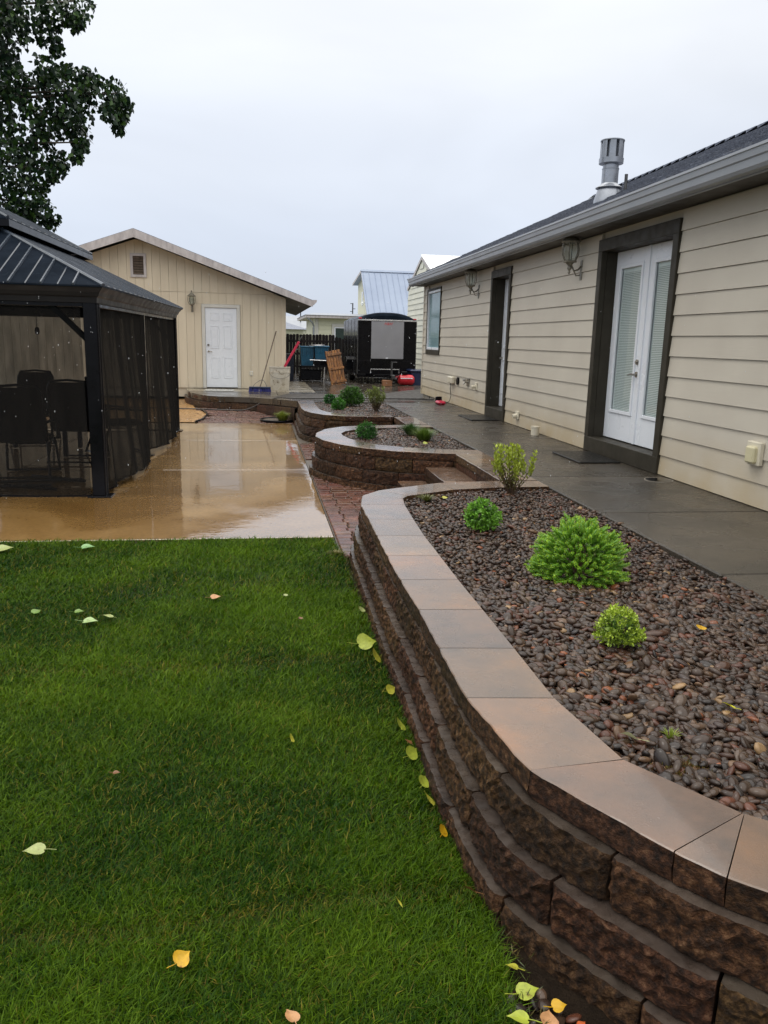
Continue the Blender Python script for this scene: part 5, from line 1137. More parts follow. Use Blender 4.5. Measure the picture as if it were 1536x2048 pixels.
def gable(name, label, x0, x1, ridge, front, back, z0, roofmat, wallmat, boards=None, cat='building', ribs=None):
    """ridge/front/back = (y, z); gable end faces -x"""
    r = empty(name, ((x0 + x1) / 2, ridge[0], .3), label=label, cat=cat)
    (yr, zr_), (yf, zf), (yb2, zb) = ridge, front, back
    oh = .30 if boards is None else .04
    def zl(y): return zr_ + (zf - zr_) * (yr - y) / (yr - yf) if y < yr else zr_ + (zb - zr_) * (y - yr) / (yb2 - yr)
    wf, wb = yf + .35, yb2 - (.45 if boards is None else .08)
    m = MB(); m.prism([(wf, z0), (wb, z0), (wb, zl(wb) - .1), (yr, zr_ - .1), (wf, zl(wf) - .1)], 'x', x0 + .0, x1); m.build('wall', wallmat, r)
    if boards:
        z = z0 + .1
        while z < zr_ - .15:
            ys1, ys2 = wf, wb
            while zl(ys1) - .12 < z + boards and ys1 < yr: ys1 += .05
            while zl(ys2) - .12 < z + boards and ys2 > yr: ys2 -= .05
            if ys2 - ys1 > .1:
                m = MB(); m.add([(x0 - .028, ys1, z), (x0 - .028, ys2, z), (x0 - .005, ys2, z + boards - .004), (x0 - .005, ys1, z + boards - .004), (x0 - .002, ys1, z), (x0 - .002, ys2, z)], [(0, 1, 2, 3), (0, 4, 5, 1)]); m.build('siding_board', wallmat, r)
            z += boards
    m = MB(); m.add([(x0 - oh, yf, zf), (x1 + oh, yf, zf), (x1 + oh, yr, zr_), (x0 - oh, yr, zr_), (x1 + oh, yb2, zb), (x0 - oh, yb2, zb)], [(0, 1, 2, 3), (3, 2, 4, 5)])
    m.add([(x0 - oh, yf, zf - .09), (x1 + oh, yf, zf - .09), (x1 + oh, yr, zr_ - .09), (x0 - oh, yr, zr_ - .09), (x1 + oh, yb2, zb - .09), (x0 - oh, yb2, zb - .09)], [(0, 3, 2, 1), (3, 5, 4, 2)])
    rf = m.build('roof', roofmat, r, fix=False)
    m = MB(); m.add([(x0 - oh - .005, yf, zf), (x0 - oh - .005, yr, zr_), (x0 - oh - .005, yb2, zb), (x0 - oh - .005, yb2, zb - .13), (x0 - oh - .005, yr, zr_ - .13), (x0 - oh - .005, yf, zf - .13)], [(0, 1, 4, 5), (1, 2, 3, 4)]); m.build('rake_trim', M['greytrim'], r, fix=False)
    if ribs:
        x = x0 - oh + .1
        while x < x1 + oh:
            q = MB(); q.add([(x - .02, yf, zf + .003), (x + .02, yf, zf + .003), (x + .02, yr, zr_ + .003), (x - .02, yr, zr_ + .003), (x, yf, zf + .035), (x, yr, zr_ + .035)], [(0, 4, 5, 3), (4, 1, 2, 5), (0, 1, 4)]); q.build('seam', roofmat, rf, fix=False); x += ribs
    m = MB(); m.prism([(yr - .14, zr_ - .06), (yr, zr_ + .05), (yr + .14, zr_ - .06)], 'x', x0 - oh - .01, x1 + oh); m.build('ridge_cap', roofmat, rf)
    return r
sh = gable('metal_roof_barn', 'tall pale building with steep blue grey metal roof beyond the trailer', 5.95, 10.5, (45, 5.42), (41.2, 2.10), (49.0, 4.95), .3, M['metalroof'], M['sidingFar'], None, 'barn', ribs=.32)
m = MB(); m.bbox(5.90, 5.949, 46.1, 46.5, 3.6, 4.35); m.build('window', M['white'], sh)
m = MB(); m.lathe([(.02, 0), (.10, -.06), (.10, -.10), (.02, -.12)], (5.82, 45.3, 3.75), 10); m.tube([(5.95, 45.3, 3.72), (5.82, 45.3, 3.74)], .03, 6); m.build('flood_light', M['white'], sh)
gable('white_shed', 'white lap sided shed with bright metal gable roof just behind the house corner', 6.04, 9.0, (29.87, 4.75), (26.6, 3.53), (32.6, 3.74), .3, M['whiteroof'], M['sidingW'], .205, 'shed', ribs=.3)
def lowroof(x0, x1, y, zr_, ze, mat, label, yd=6):
    r = empty('distant_house', ((x0 + x1) / 2, y, .3), label=label, cat='house', group='distant grey roofed houses')
    m = MB(); m.box(x0 + .4, x1 - .4, y + .4, y + yd - .4, .2, ze); m.build('wall', M['sidingFar'], r)
    cx_ = (x0 + x1) / 2; m = MB(); m.add([(x0, y, ze), (x1, y, ze), (x1, y + yd, ze), (x0, y + yd, ze), (x0 + yd * .55, y + yd / 2, zr_), (x1 - yd * .55, y + yd / 2, zr_)], [(0, 1, 5, 4), (1, 2, 5), (2, 3, 4, 5), (3, 0, 4)]); m.build('roof', mat, r)
    m = MB(); m.tube([(cx_ + 1, y + 2, ze + .3), (cx_ + 1, y + 2, zr_ + .3)], .05, 6); m.build('roof_vent', M['black'], r)
lowroof(-9, 3.6, 58, 3.35, 2.3, M['shingle'], 'low house with dark shingled roof glimpsed over the fence beside the garage')
lowroof(-6, 12, 75, 3.75, 2.6, M['gutter'], 'more distant house with paler grey roof above the dark roof', 8)
up = empty('utility_pole', (10.45, 90, 0), label='thin utility pole with crossarms far beyond the yellow house', cat='utility pole')
m = MB(); m.tube([(10.45, 90, 0), (10.45, 90, 5.65)], .07, 6); m.build('pole', M['grime'], up)
for z_, a, c_ in ((5.55, -.28, .05), (5.0, 0, .3), (4.7, -.3, 0)): m = MB(); m.box(10.45 + a, 10.45 + c_, 89.95, 90.0, z_, z_ + .07); m.build('crossarm', M['grime'], up)
# ------------------------------------------------------------------ foliage
def leafmesh(n, pos, dirs, size, cols, asp=.75, fold=.25, name='foliage', mat=None, parent=None, droop=0, heart=False, roll=1.0):
    """n folded leaves; dirs = direction from stalk to tip"""
    d = dirs / np.linalg.norm(dirs, axis=1, keepdims=True); r = rng.normal(0, 1, (n, 3)); 
    up = np.array([0, 0, 1.0]) * (1 - roll) + r * roll
    s = np.cross(d, up); s /= np.linalg.norm(s, axis=1, keepdims=True) + 1e-9; u = np.cross(s, d)
    sz = (size * np.ones(n))[:, None]
    if heart:
        T = [(0, 0, 0), (.10, .38, .3), (.42, .50, .4), (.75, .22, .2), (1.05, 0, 0), (.75, -.22, .2), (.42, -.50, .4), (.10, -.38, .3), (.5, 0, 0)]
        F0 = np.array([(8, 0, 1), (8, 1, 2), (8, 2, 3), (8, 3, 4), (8, 4, 5), (8, 5, 6), (8, 6, 7), (8, 7, 0)])
    else:
        T = [(0, 0, 0), (.5, .5, 1), (1, 0, 0), (.5, -.5, 1)]; F0 = np.array([(0, 1, 2), (0, 2, 3)])
    V = np.stack([pos + sz * (a * d + b * asp * s + c * fold * asp * u) for a, b, c in T], 1)
    F = (F0[None] + (np.arange(n) * len(T))[:, None, None]).reshape(-1, 3); C = np.repeat(cols, len(T), 0)
    return fastmesh(name, V.reshape(-1, 3), F, 3, mat, C, parent=parent)
def dirrand(n): 
    v = rng.normal(0, 1, (n, 3)); return v / np.linalg.norm(v, axis=1, keepdims=True)

# poplar at the upper left, its trunk behind the gazebo outside the frame
tree = empty('poplar_tree', (-7.6, 13.4, 0), label='dark green poplar tree overhanging the gazebo roof at upper left', cat='tree')
m = MB(); m.tube([(-7.6, 13.4, -.1), (-7.5, 13.4, 1.5), (-7.35, 13.3, 3.2), (-7.1, 13.2, 5.0), (-6.9, 13.2, 7.2), (-6.8, 13.1, 9.0)], [.34, .27, .23, .19, .13, .07], 14); m.build('trunk', M['trunk'], tree, smooth=True)
PX = .00813
def bx_(px, py): return (-3.52 + (px) * .00657 + (0) , 6.19 - (py) * .00664)     # silhouette measured in the plane y = 13
blobs = [(-60, -60, 120), (-30, 30, 85), (45, 10, 62), (25, 60, 42), (100, 5, 40), (88, 45, 32), (100, 68, 20), (150, -10, 38), (142, 22, 22), (160, 30, 16),
         (0, 110, 30), (14, 160, 45), (-40, 170, 80), (55, 175, 48), (100, 160, 50), (90, 128, 28), (118, 118, 16), (145, 160, 45), (170, 140, 28), (190, 165, 42), (225, 160, 33), (243, 178, 20), (215, 205, 24), (228, 228, 15), (235, 205, 16),
         (150, 205, 38), (120, 220, 36), (140, 250, 28), (148, 275, 18), (140, 300, 14), (80, 230, 40), (40, 240, 55), (95, 300, 24), (98, 330, 22), (88, 345, 15), (50, 300, 45), (20, 330, 60), (48, 365, 28), (30, 400, 45), (65, 410, 24), (72, 432, 20), (-20, 420, 70), (0, 450, 50), (-70, 300, 110), (40, 450, 30), (-90, 60, 120), (-120, 200, 130)]
n_l = 0; POS = []; 
for bxp, byp, br in blobs:
    cxw, czw = bx_(bxp, byp); rw = br * .0066
    n = int(45 + 1350 * rw ** 1.7); v = dirrand(n) * (rng.uniform(.25, 1.0, (n, 1)) ** .5) * rw
    cyw = 13.0 + rng.uniform(-.25, .25)
    v[:, 1] *= 1.25; POS.append(v + np.array([cxw, cyw, czw]))
POS = np.concatenate(POS)
# continue the crown left, out of the frame
ex = []
for _ in range(42):
    c = np.array([rng.uniform(-10.2, -4.9), rng.uniform(11.2, 15.4), rng.uniform(3.6, 9.6)]); rw = rng.uniform(.5, .95); n = 170
    ex.append(dirrand(n) * (rng.uniform(.3, 1, (n, 1)) ** .5) * rw + c)
POS = np.concatenate([POS] + ex); n = len(POS)
dr = rng.normal(0, .55, (n, 3)); dr[:, 2] -= .85
base = np.array([(.012, .030, .013), (.016, .040, .012), (.026, .062, .011), (.009, .022, .014), (.038, .082, .012)])
cc = base[rng.choice(5, n, p=[.3, .28, .17, .15, .10])] * rng.uniform(.7, 1.3, (n, 1))
cr_ = leafmesh(n, POS, dr, rng.uniform(.065, .105, n), cc, asp=.85, fold=.2, name='crown', mat=M['treeleaf'], parent=None, heart=False)
# use heart outline for the leaves that show against the sky
bpy.data.objects.remove(cr_)
cr_ = leafmesh(n, POS - np.array(tree.location), dr, rng.uniform(.050, .088, n), cc, asp=.9, fold=.25, name='crown', mat=M['treeleaf'], parent=tree, heart=True)
cr_['kind'] = 'stuff'
for bxp, byp in ((45, 10), (150, -10), (230, 165), (148, 270), (98, 330), (60, 410), (100, 160), (190, 160), (20, 330), (-40, 170)):
    xw, zw = bx_(bxp, byp); a = Vector((-7.1, 13.2, min(8.5, max(3.4, zw - 1.2)))); b_ = Vector((xw, 13.0, zw)); mid = (a + b_) / 2 + Vector((0, 0, .35))
    m = MB(); m.tube([a, mid, b_], [.07, .035, .008], 6); m.build('branch', M['trunk'], tree, smooth=True)

def shrub(name, loc, rx, rz_, n, size, c_hi, c_lo, label, asp=.6, tips=True, gap=.0, seed=0, cat='shrub'):
    r = empty(name, loc, label=label, cat=cat, group='young shrubs in the gravel planters')
    # tips on a lumpy dome, each a rosette of leaves
    v = dirrand(n); v = v[v[:, 2] > -.45]; n = len(v)
    v = np.concatenate([v, v * np.array([1, 1, -.6])[None] * (rng.uniform(0, 1, (n, 1)) < .5)]); v = v[np.abs(v).sum(1) > .1]; v[:, 2] = np.maximum(v[:, 2], -.55); n = len(v)
    lump = 1 + .06 * np.sin(v[:, 0] * 3 + v[:, 2] * 2 + seed * 3) + .13 * np.sin(v[:, 0] * 7 + seed) * np.cos(v[:, 1] * 6 + seed * 2) + rng.normal(0, .06, n)
    rad = lump * rng.choice([1, .82, .62], n, p=[.6, .25, .15])
    T = v * rad[:, None] * np.array([rx, rx, rz_]) + np.array([0, 0, rz_ * .82])
    T[:, 2] = np.maximum(T[:, 2], .01)
    k = 7; P = np.repeat(T, k, 0); D = np.repeat(v, k, 0) * .55 + dirrand(n * k) * .8 + np.array([0, 0, .35])
    P += rng.normal(0, size * .35, P.shape)
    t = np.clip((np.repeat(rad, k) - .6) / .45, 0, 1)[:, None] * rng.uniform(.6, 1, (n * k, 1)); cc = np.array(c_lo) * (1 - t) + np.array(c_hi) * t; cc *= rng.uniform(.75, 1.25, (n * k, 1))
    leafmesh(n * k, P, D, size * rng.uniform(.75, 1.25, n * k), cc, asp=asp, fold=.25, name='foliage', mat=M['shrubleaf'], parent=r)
    m = MB(); rr_ = random.Random(seed)
    for i in range(9):
        a = rr_.uniform(0, 6.28); m.tube([(0, 0, -.02), (rx * .25 * math.cos(a), rx * .25 * math.sin(a), rz_ * .5), (rx * .6 * math.cos(a), rx * .6 * math.sin(a), rz_ * 1.1)], [.006, .004, .002], 5)
    m.build('stems', M['stem'], r, local=True)
    return r
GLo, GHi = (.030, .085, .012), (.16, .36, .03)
shrub('boxwood_shrub', (1.47, 4.97, .42), .098, .118, 330, .021, (.20, .44, .04), (.03, .10, .012), 'small bright green shrub between the tall sprig and the spruce in the nearest planter', seed=1)
shrub('boxwood_shrub', (1.48, 2.92, .425), .082, .086, 360, .0145, (.42, .55, .05), (.06, .14, .015), 'small round yellow green shrub nearest the camera in the gravel', seed=2)
shrub('boxwood_shrub', (1.36, 9.92, .42), .120, .115, 260, .024, (.06, .19, .03), (.012, .045, .010), 'small dark green shrub at the rounded end of the middle planter', seed=3)
shrub('boxwood_shrub', (1.72, 14.9, .42), .205, .19, 520, .034, (.065, .17, .02), (.012, .04, .008), 'largest round shrub in the farthest planter', seed=4)
shrub('boxwood_shrub', (1.36, 15.3, .42), .095, .11, 170, .028, (.05, .17, .04), (.01, .04, .01), 'small shrub at the left back of the farthest planter', seed=5)
shrub('boxwood_shrub', (1.40, 14.0, .42), .105, .115, 220, .026, (.07, .25, .02), (.012, .06, .008), 'small bright shrub in front of the largest shrub in the farthest planter', seed=6)
def sprig(loc, h, w, n, size, top, low, label, seed):
    r = empty('sprig_shrub', loc, label=label, cat='shrub', group='young shrubs in the gravel planters'); rr_ = random.Random(seed); P = []; D = []; Cc = []; m = MB()
    for i in range(n):
        a = rr_.uniform(0, 6.28); rr0 = rr_.uniform(.1, 1) * w; hh = h * rr_.uniform(.6, 1)
        pts = [Vector((0, 0, -.02)), Vector((rr0 * .4 * math.cos(a), rr0 * .4 * math.sin(a), hh * .3)), Vector((rr0 * .9 * math.cos(a), rr0 * .9 * math.sin(a), hh * .7)), Vector((rr0 * math.cos(a), rr0 * math.sin(a), hh))]
        m.tube(pts, [.004, .003, .002, .0015], 5)
        for k in range(26):
            t = .22 + .78 * k / 25; seg = min(2, int(t * 3)); u = t * 3 - seg; p = pts[seg].lerp(pts[seg + 1], u); an = k * 2.4; o = Vector((math.cos(an), math.sin(an), .55 + .8 * t))
            if t < .6 and rr_.random() < .35: continue
            P.append(p); D.append(o); tt = min(1, max(0, (t - .35) / .35)); Cc.append([low[j] * (1 - tt) + top[j] * tt for j in range(3)])
    P, D, Cc = np.array(P), np.array(D), np.array(Cc); Cc = Cc * rng.uniform(.75, 1.25, (len(P), 1)); sz = size * (0.7 + .6 * (P[:, 2] / h).clip(0, 1))
    leafmesh(len(P), P, D, sz, Cc, asp=.52, fold=.3, name='foliage', mat=M['shrubleaf'], parent=r, roll=.9); m.build('stems', M['stem'], r, local=True)
sprig((2.08, 6.22, .42), .42, .19, 32, .038, (.34, .42, .04), (.09, .075, .02), 'taller yellow green sprig with reddish lower stems at the back of the nearest planter', 11)
sprig((2.06, 13.9, .42), .42, .20, 26, .048, (.16, .20, .05), (.10, .07, .03), 'tall yellowish bush with bronze stems at the right of the farthest planter', 12)
# dwarf spruce with finger-like new growth
sp0 = empty('dwarf_spruce', (1.72, 3.93, .42), label='largest bright green dwarf spruce with finger like tips in the nearest planter', cat='shrub', group='young shrubs in the gravel planters')
nt_ = 560; v = dirrand(nt_ * 4); v = v[v[:, 2] > -.30]
keep = []                                             # spread the shoots evenly
for i_ in range(len(v)):
    if all(np.dot(v[i_], v[j_]) < .9953 for j_ in keep): keep.append(i_)
    if len(keep) >= nt_: break
v = v[keep]; v = np.concatenate([v, v + rng.normal(0, .03, v.shape)]); n = len(v); RX_, RZ_ = .215, .235
layer = np.where(np.arange(n) < len(keep), 1.0, .80) * (1 + rng.normal(0, .06, n) + .07 * np.sin(v[:, 0] * 5 + 1) * np.sin(v[:, 1] * 6) + .05 * np.sin(v[:, 2] * 9 + v[:, 0] * 4))
T = v * layer[:, None] * np.array([RX_, RX_, RZ_]) + np.array([0, 0, .05]); T[:, 2] = np.maximum(T[:, 2], .02)
ax = v * np.array([1, 1, .6]) + rng.normal(0, .26, (n, 3)) + np.array([0, 0, .28]); ax /= np.linalg.norm(ax, axis=1, keepdims=True)
kk = 64; ln_ = rng.uniform(.042, .066, n); tpar = rng.uniform(0, 1, (n, kk)); rad_dir = dirrand(n * kk).reshape(n, kk, 3); rad_dir -= (rad_dir * ax[:, None]).sum(-1, keepdims=True) * ax[:, None]; rad_dir /= np.linalg.norm(rad_dir, axis=2, keepdims=True)
prof_ = np.sqrt(np.clip(1 - ((tpar - .45) / .62) ** 2, .05, 1))
P = T[:, None] + ax[:, None] * (tpar * ln_[:, None])[..., None] - ax[:, None] * .012 + rad_dir * (.0055 * prof_)[..., None]; D = rad_dir * 1.0 + ax[:, None] * (.55 + .6 * tpar[..., None])
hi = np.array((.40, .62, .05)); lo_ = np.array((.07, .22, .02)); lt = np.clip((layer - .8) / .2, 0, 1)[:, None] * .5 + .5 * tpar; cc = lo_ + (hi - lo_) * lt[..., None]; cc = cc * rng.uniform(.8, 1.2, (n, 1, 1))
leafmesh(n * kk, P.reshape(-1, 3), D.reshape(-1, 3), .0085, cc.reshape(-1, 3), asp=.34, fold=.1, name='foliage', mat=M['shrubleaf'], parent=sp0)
V0, F0 = ICO[0]; B_ = np.stack([np.cross(ax, np.array([.3, .5, .8])), ax], 1); e1 = np.cross(ax, np.array([.3, .5, .8])); e1 /= np.linalg.norm(e1, axis=1, keepdims=True); e2 = np.cross(ax, e1)
Vc = (T + ax * (ln_ * .42 - .012)[:, None])[:, None] + V0[None, :, 0:1] * e1[:, None] * .0075 + V0[None, :, 1:2] * e2[:, None] * .0075 + V0[None, :, 2:3] * ax[:, None] * (ln_ * .55)[:, None, None]
co_ = fastmesh('shoots', Vc.reshape(-1, 3), (F0[None] + (np.arange(n) * len(V0))[:, None, None]).reshape(-1, 3), 3, M['shrubleaf'], np.repeat(np.tile(np.array((.12, .28, .025)), (n, 1)), len(V0), 0), smooth=True, parent=sp0); co_['kind'] = 'stuff'
m = MB(); rr_ = random.Random(8)
for i in range(30):
    a = rr_.uniform(0, 6.28); e_ = rr_.uniform(.1, 1.2); R_ = .07; m.tube([(0, 0, 0), (R_ * .6 * math.cos(a) * math.cos(e_), R_ * .6 * math.sin(a) * math.cos(e_), .03 + .12 * math.sin(e_)), (R_ * math.cos(a) * math.cos(e_), R_ * math.sin(a) * math.cos(e_), .04 + .17 * math.sin(e_))], [.008, .005, .003], 5)
m.build('stems', M['stem'], sp0, local=True)
def tuft(loc, h, w, n, c1, c2, label, bw=.004, seed=0, cat='grass tuft', grp='small grass tufts and weeds'):
    a = rng.uniform(0, 6.28, n); lean = rng.uniform(0, 1, n) ** .8; hh = h * rng.uniform(.6, 1, n)
    b0 = np.stack([np.cos(a) * lean * w * .25, np.sin(a) * lean * w * .25, np.zeros(n)], 1); mid = b0 + np.stack([np.cos(a) * lean * w * .45, np.sin(a) * lean * w * .45, hh * .6], 1); tip = b0 + np.stack([np.cos(a) * lean * w * 1.0, np.sin(a) * lean * w * 1.0, hh * (1 - .25 * lean)], 1)
    s = np.stack([-np.sin(a), np.cos(a), np.zeros(n)], 1) * bw
    V = np.stack([b0 - s, b0 + s, mid + s * .8, mid - s * .8, tip, tip], 1)[:, :5]; F = np.concatenate([np.stack([np.arange(n) * 5 + i for i in q], 1) for q in ((0, 1, 2), (0, 2, 3), (3, 2, 4))])
    t = rng.uniform(0, 1, (n, 1)); cc = np.array(c1) * (1 - t) + np.array(c2) * t
    V = V + np.array(loc)
    o = fastmesh('grass_tuft', V.reshape(-1, 3), F, 3, M['shrubleaf'], np.repeat(cc, 5, 0)); tag(o, label, cat, grp); return o
tuft((2.02, 10.4, .42), .19, .18, 700, (.02, .06, .015), (.07, .15, .03), 'dark green grass tuft at the back of the middle planter', .003)
tuft((2.05, 9.68, .42), .22, .20, 700, (.06, .12, .015), (.16, .24, .04), 'yellow green grass tuft in front of the darker tuft in the middle planter', .003)
tuft((.47, 15.98, .0), .27, .19, 800, (.10, .14, .02), (.28, .32, .05), 'yellow green rounded grass tuft in the small oval bed on the paving', .005)
tuft((.62, 16.3, .0), .36, .16, 170, (.10, .06, .03), (.16, .12, .05), 'sparse brown grass behind the yellow green tuft in the oval bed', .003)
tuft((1.31, 5.99, .425), .06, .09, 160, (.08, .09, .02), (.14, .15, .03), 'low olive weed at the back corner of the nearest planter', .003)
n = 900; q_ = rng.normal(0, 1, (n, 2)) * np.array([.035, .030]); cl = np.sin(q_[:, 0] * 90) * np.cos(q_[:, 1] * 80); Pw = np.column_stack([1.235 + q_[:, 0] - q_[:, 1] * .3, 1.965 + q_[:, 1], .432 + .018 * np.clip(cl, 0, 1) * rng.uniform(0, 1, n)]); Dw = dirrand(n) * .7 + np.array([0, 0, .8]); cw_ = np.where(rng.uniform(0, 1, (n, 1)) < .55, np.array([[.12, .10, .02]]), np.array([[.16, .08, .025]])) * rng.uniform(.6, 1.4, (n, 1))
tag(leafmesh(n, Pw, Dw, .012, cw_, asp=.3, name='moss_weed', mat=M['shrubleaf']), 'mossy olive brown weed beside the capstone in the front of the planter', 'weed', 'small grass tufts and weeds')
tuft((1.30, 2.15, .42), .05, .035, 50, (.16, .22, .02), (.25, .32, .04), 'tiny yellow green weed behind the mossy weed', .002)
tuft((.60, 6.02, -.02), .05, .10, 200, (.12, .11, .02), (.20, .17, .03), 'straw coloured grass at the corner of the lawn against the wall', .002)
n = 1500; yy0 = rng.uniform(1.45, 6.0, n); xx0 = np.interp(yy0, [1.45, 1.7, 1.97, 2.5, 6.0], [.66, .69, .69, .665, .665]) + rng.normal(0, .016, n); Pw = np.column_stack([xx0, yy0, rng.uniform(-.02, .004, n)]); Dw = dirrand(n) * .9 + np.array([0, 0, .45]); cw_ = np.where(rng.uniform(0, 1, (n, 1)) < .5, np.array([[.13, .10, .03]]), np.array([[.06, .08, .012]])) * rng.uniform(.5, 1.4, (n, 1))
tag(leafmesh(n, Pw, Dw, .034, cw_, asp=.09, name='dry_thatch', mat=M['shrubleaf']), 'straw coloured thatch along the edge of the lawn at the wall foot', 'grass', kind='stuff')
# oval bed on the paving
ob = empty('oval_bed', (.42, 16.2, .0), label='small oval gravel bed with dark edging on the brick paving', cat='planting bed')
m = MB(); ring = [(.40 + .36 * math.cos(t), 16.25 + .40 * math.sin(t), .030) for t in [2 * math.pi * i / 26 for i in range(27)]]; m.tube(ring, .024, 6, cap=False); m.build('edging', M['black'], ob, smooth=True)
m = MB(); m.add([(.40 + .36 * math.cos(t), 16.25 + .40 * math.sin(t), .028) for t in [2 * math.pi * i / 26 for i in range(26)]], [tuple(range(26))]); m.build('soil', M['sand'], ob, fix=False)

# ------------------------------------------------------------------ lawn
lawnpoly = [(-9, -1.5), (.60, -1.5), (.625, 1.50), (.655, 1.80), (.665, 1.97), (.640, 2.4), (.632, 3.5), (.638, 5.2), (.65, 5.95), (.60, 6.54), (-9, 6.60)]
def blades(n, x0, x1, y0, y1, h, bw, seg2=True):
    px = rng.uniform(x0, x1, n); py = rng.uniform(y0, y1, n); k = inpoly(px, py, lawnpoly); px, py = px[k], py[k]; n = len(px)
    # patches: denser, paler or darker areas
    pat_ = np.sin(px * 2.1 + 1.3 * np.sin(py * 1.7)) * np.cos(py * 2.6 + .7 * np.sin(px * 3.1)) + .5 * np.sin(px * 7.3 + py * 5.1) * np.cos(py * 8.7 - px * 3.3)
    seam_ = np.exp(-((py - 2.05 - .03 * np.sin(px * 4)) / .05) ** 2) + np.exp(-((py - 3.9 - .04 * np.sin(px * 3)) / .06) ** 2) * .8 + np.exp(-((py - 5.3) / .05) ** 2) * .4      # turf roll joints
    a = rng.uniform(0, 6.28, n) ; lean = rng.uniform(.1, .95, n); wind = np.array([.30, .12])
    hh = h * rng.uniform(.55, 1.15, n) * (1 + .12 * pat_) * (1 - .25 * seam_); ln = hh * 1.15
    dx = np.cos(a) * np.sin(lean) + wind[0] * .5; dy = np.sin(a) * np.sin(lean) + wind[1] * .5; dz = np.cos(lean)
    b0 = np.stack([px, py, np.full(n, -.018)], 1); d = np.stack([dx, dy, dz], 1); mid = b0 + d * (ln * .55)[:, None]; d2 = d + np.stack([np.cos(a) * .5, np.sin(a) * .5, -.35 * np.ones(n)], 1); tip = mid + d2 * (ln * .55)[:, None]
    tw = a + rng.normal(0, .8, n) + 1.57; s = np.stack([np.cos(tw), np.sin(tw), np.zeros(n)], 1) * (bw * rng.uniform(.6, 1.3, n))[:, None]
    V = np.stack([b0 - s, b0 + s, mid + s * .85, mid - s * .85, tip], 1); F = np.concatenate([np.stack([np.arange(n) * 5 + i for i in q], 1) for q in ((0, 1, 2), (0, 2, 3), (3, 2, 4))])
    g1_, g2_, g3_ = np.array((.012, .050, .002)), np.array((.108, .190, .006)), np.array((.20, .18, .025)); t = np.clip(.44 + .38 * pat_ + rng.normal(0, .30, n), 0, 1)[:, None]
    cc = g1_ * (1 - t) + g2_ * t; dry = (rng.uniform(0, 1, n) < (.03 + .10 * np.clip(-pat_, 0, 1) + .18 * seam_))[:, None]; cc = np.where(dry, g3_ * rng.uniform(.5, 1.2, (n, 1)), cc); cc = cc * rng.uniform(.7, 1.3, (n, 1)) * (1 - .2 * seam_)[:, None]
    return V.reshape(-1, 3), F, np.repeat(cc, 5, 0), n
VV, FF, CC = [], [], []; off = 0
for (n, x0, x1, y0, y1, h, bw) in ((80000, -1.05, .66, 1.35, 2.4, 0.039, .0017), (76000, -1.5, .66, 2.4, 3.6, 0.039, .0020), (66000, -2.1, .66, 3.6, 5.0, 0.041, .0025), (52000, -2.8, .66, 5.0, 6.62, 0.043, .0031),
                                   (9000, -1.5, .62, .0, 1.35, .046, .003), (52000, -4.5, -1.05, -.5, 6.6, .042, .0042), (40000, -9, -2.8, -1.5, 6.6, .045, .006), (14000, -4.5, .62, -1.5, .2, .042, .005)):
    V, F, C, k = blades(n, x0, x1, y0, y1, h, bw); VV.append(V); FF.append(F + off); CC.append(C); off += len(V)
gl_ = fastmesh('lawn', np.concatenate(VV), np.concatenate(FF), 3, M['grass'], np.concatenate(CC)); tag(gl_, 'short wet green lawn beside the retaining wall', 'grass', kind='stuff')

# ------------------------------------------------------------------ fallen leaves
def fallen(x, y, z, size, col, rz, tilt, label, curl=.6, stem=True, grp='fallen poplar leaves on the lawn'):
    r = random.Random(int(abs(x * 1000) + abs(y * 77))); c1 = M.setdefault('fl' + str(col), pm('fallen_leaf', [(.3, (col[0] * .45, col[1] * .3, col[2] * .3)), (.40, tuple(q * .8 for q in col)), (.6, col), (.75, tuple(min(1, q * 1.1) for q in col))], 60, (.3, .5), (90, .3, .002), trans=.15))
    N_ = 11; m = MB(); k_ = r.uniform(.9, 1.1)
    half = [(-.36, 0), (-.44, .10), (-.42, .24), (-.32, .38), (-.16, .46), (.02, .44), (.18, .35), (.32, .22), (.44, .11), (.56, .04), (.66, 0)]
    out = [(u, v * k_ * (1 + r.uniform(-.04, .04))) for u, v in half] + [(u, -v * k_ * (1 + r.uniform(-.04, .04))) for u, v in half[1:-1][::-1]]
    def zz(u, v): return curl * (v * v) * .9 + curl * .35 * math.sin(u * 4) * .2 - curl * .2 * max(0, u) ** 2
    V = [(0, 0, zz(0, 0))] + [(u * .55, v * .55, zz(u * .55, v * .55)) for u, v in out] + [(u, v, zz(u, v)) for u, v in out]; n = len(out)
    F = [(0, 1 + i, 1 + (i + 1) % n) for i in range(n)] + [(1 + i, 1 + n + i, 1 + n + (i + 1) % n, 1 + (i + 1) % n) for i in range(n)]
    T = Matrix.Translation((x, y, z)) @ Matrix.Rotation(rz, 4, 'Z') @ Matrix.Rotation(tilt, 4, 'X') @ Matrix.Scale(size, 4)
    e = empty('fallen_leaf', (x, y, z), label=label, cat='leaf', group=grp)
    m.add([T @ Vector(p) for p in V], F); m.build('blade', c1, e, smooth=True, fix=False)
    if stem:
        m = MB(); m.tube([T @ Vector(p) for p in ((-.40, 0, .01), (-.62, .03, .03), (-.85, .10, .05), (-1.02, .14, .06))], .0012 if size < .07 else .0014, 4); m.build('stalk', c1, e)
PALE, GRN, YEL, ORG, PEACH, BRN, LIME = (.36, .41, .15), (.16, .27, .05), (.46, .44, .05), (.62, .36, .01), (.55, .29, .13), (.20, .09, .03), (.38, .44, .05)
z_ = .022
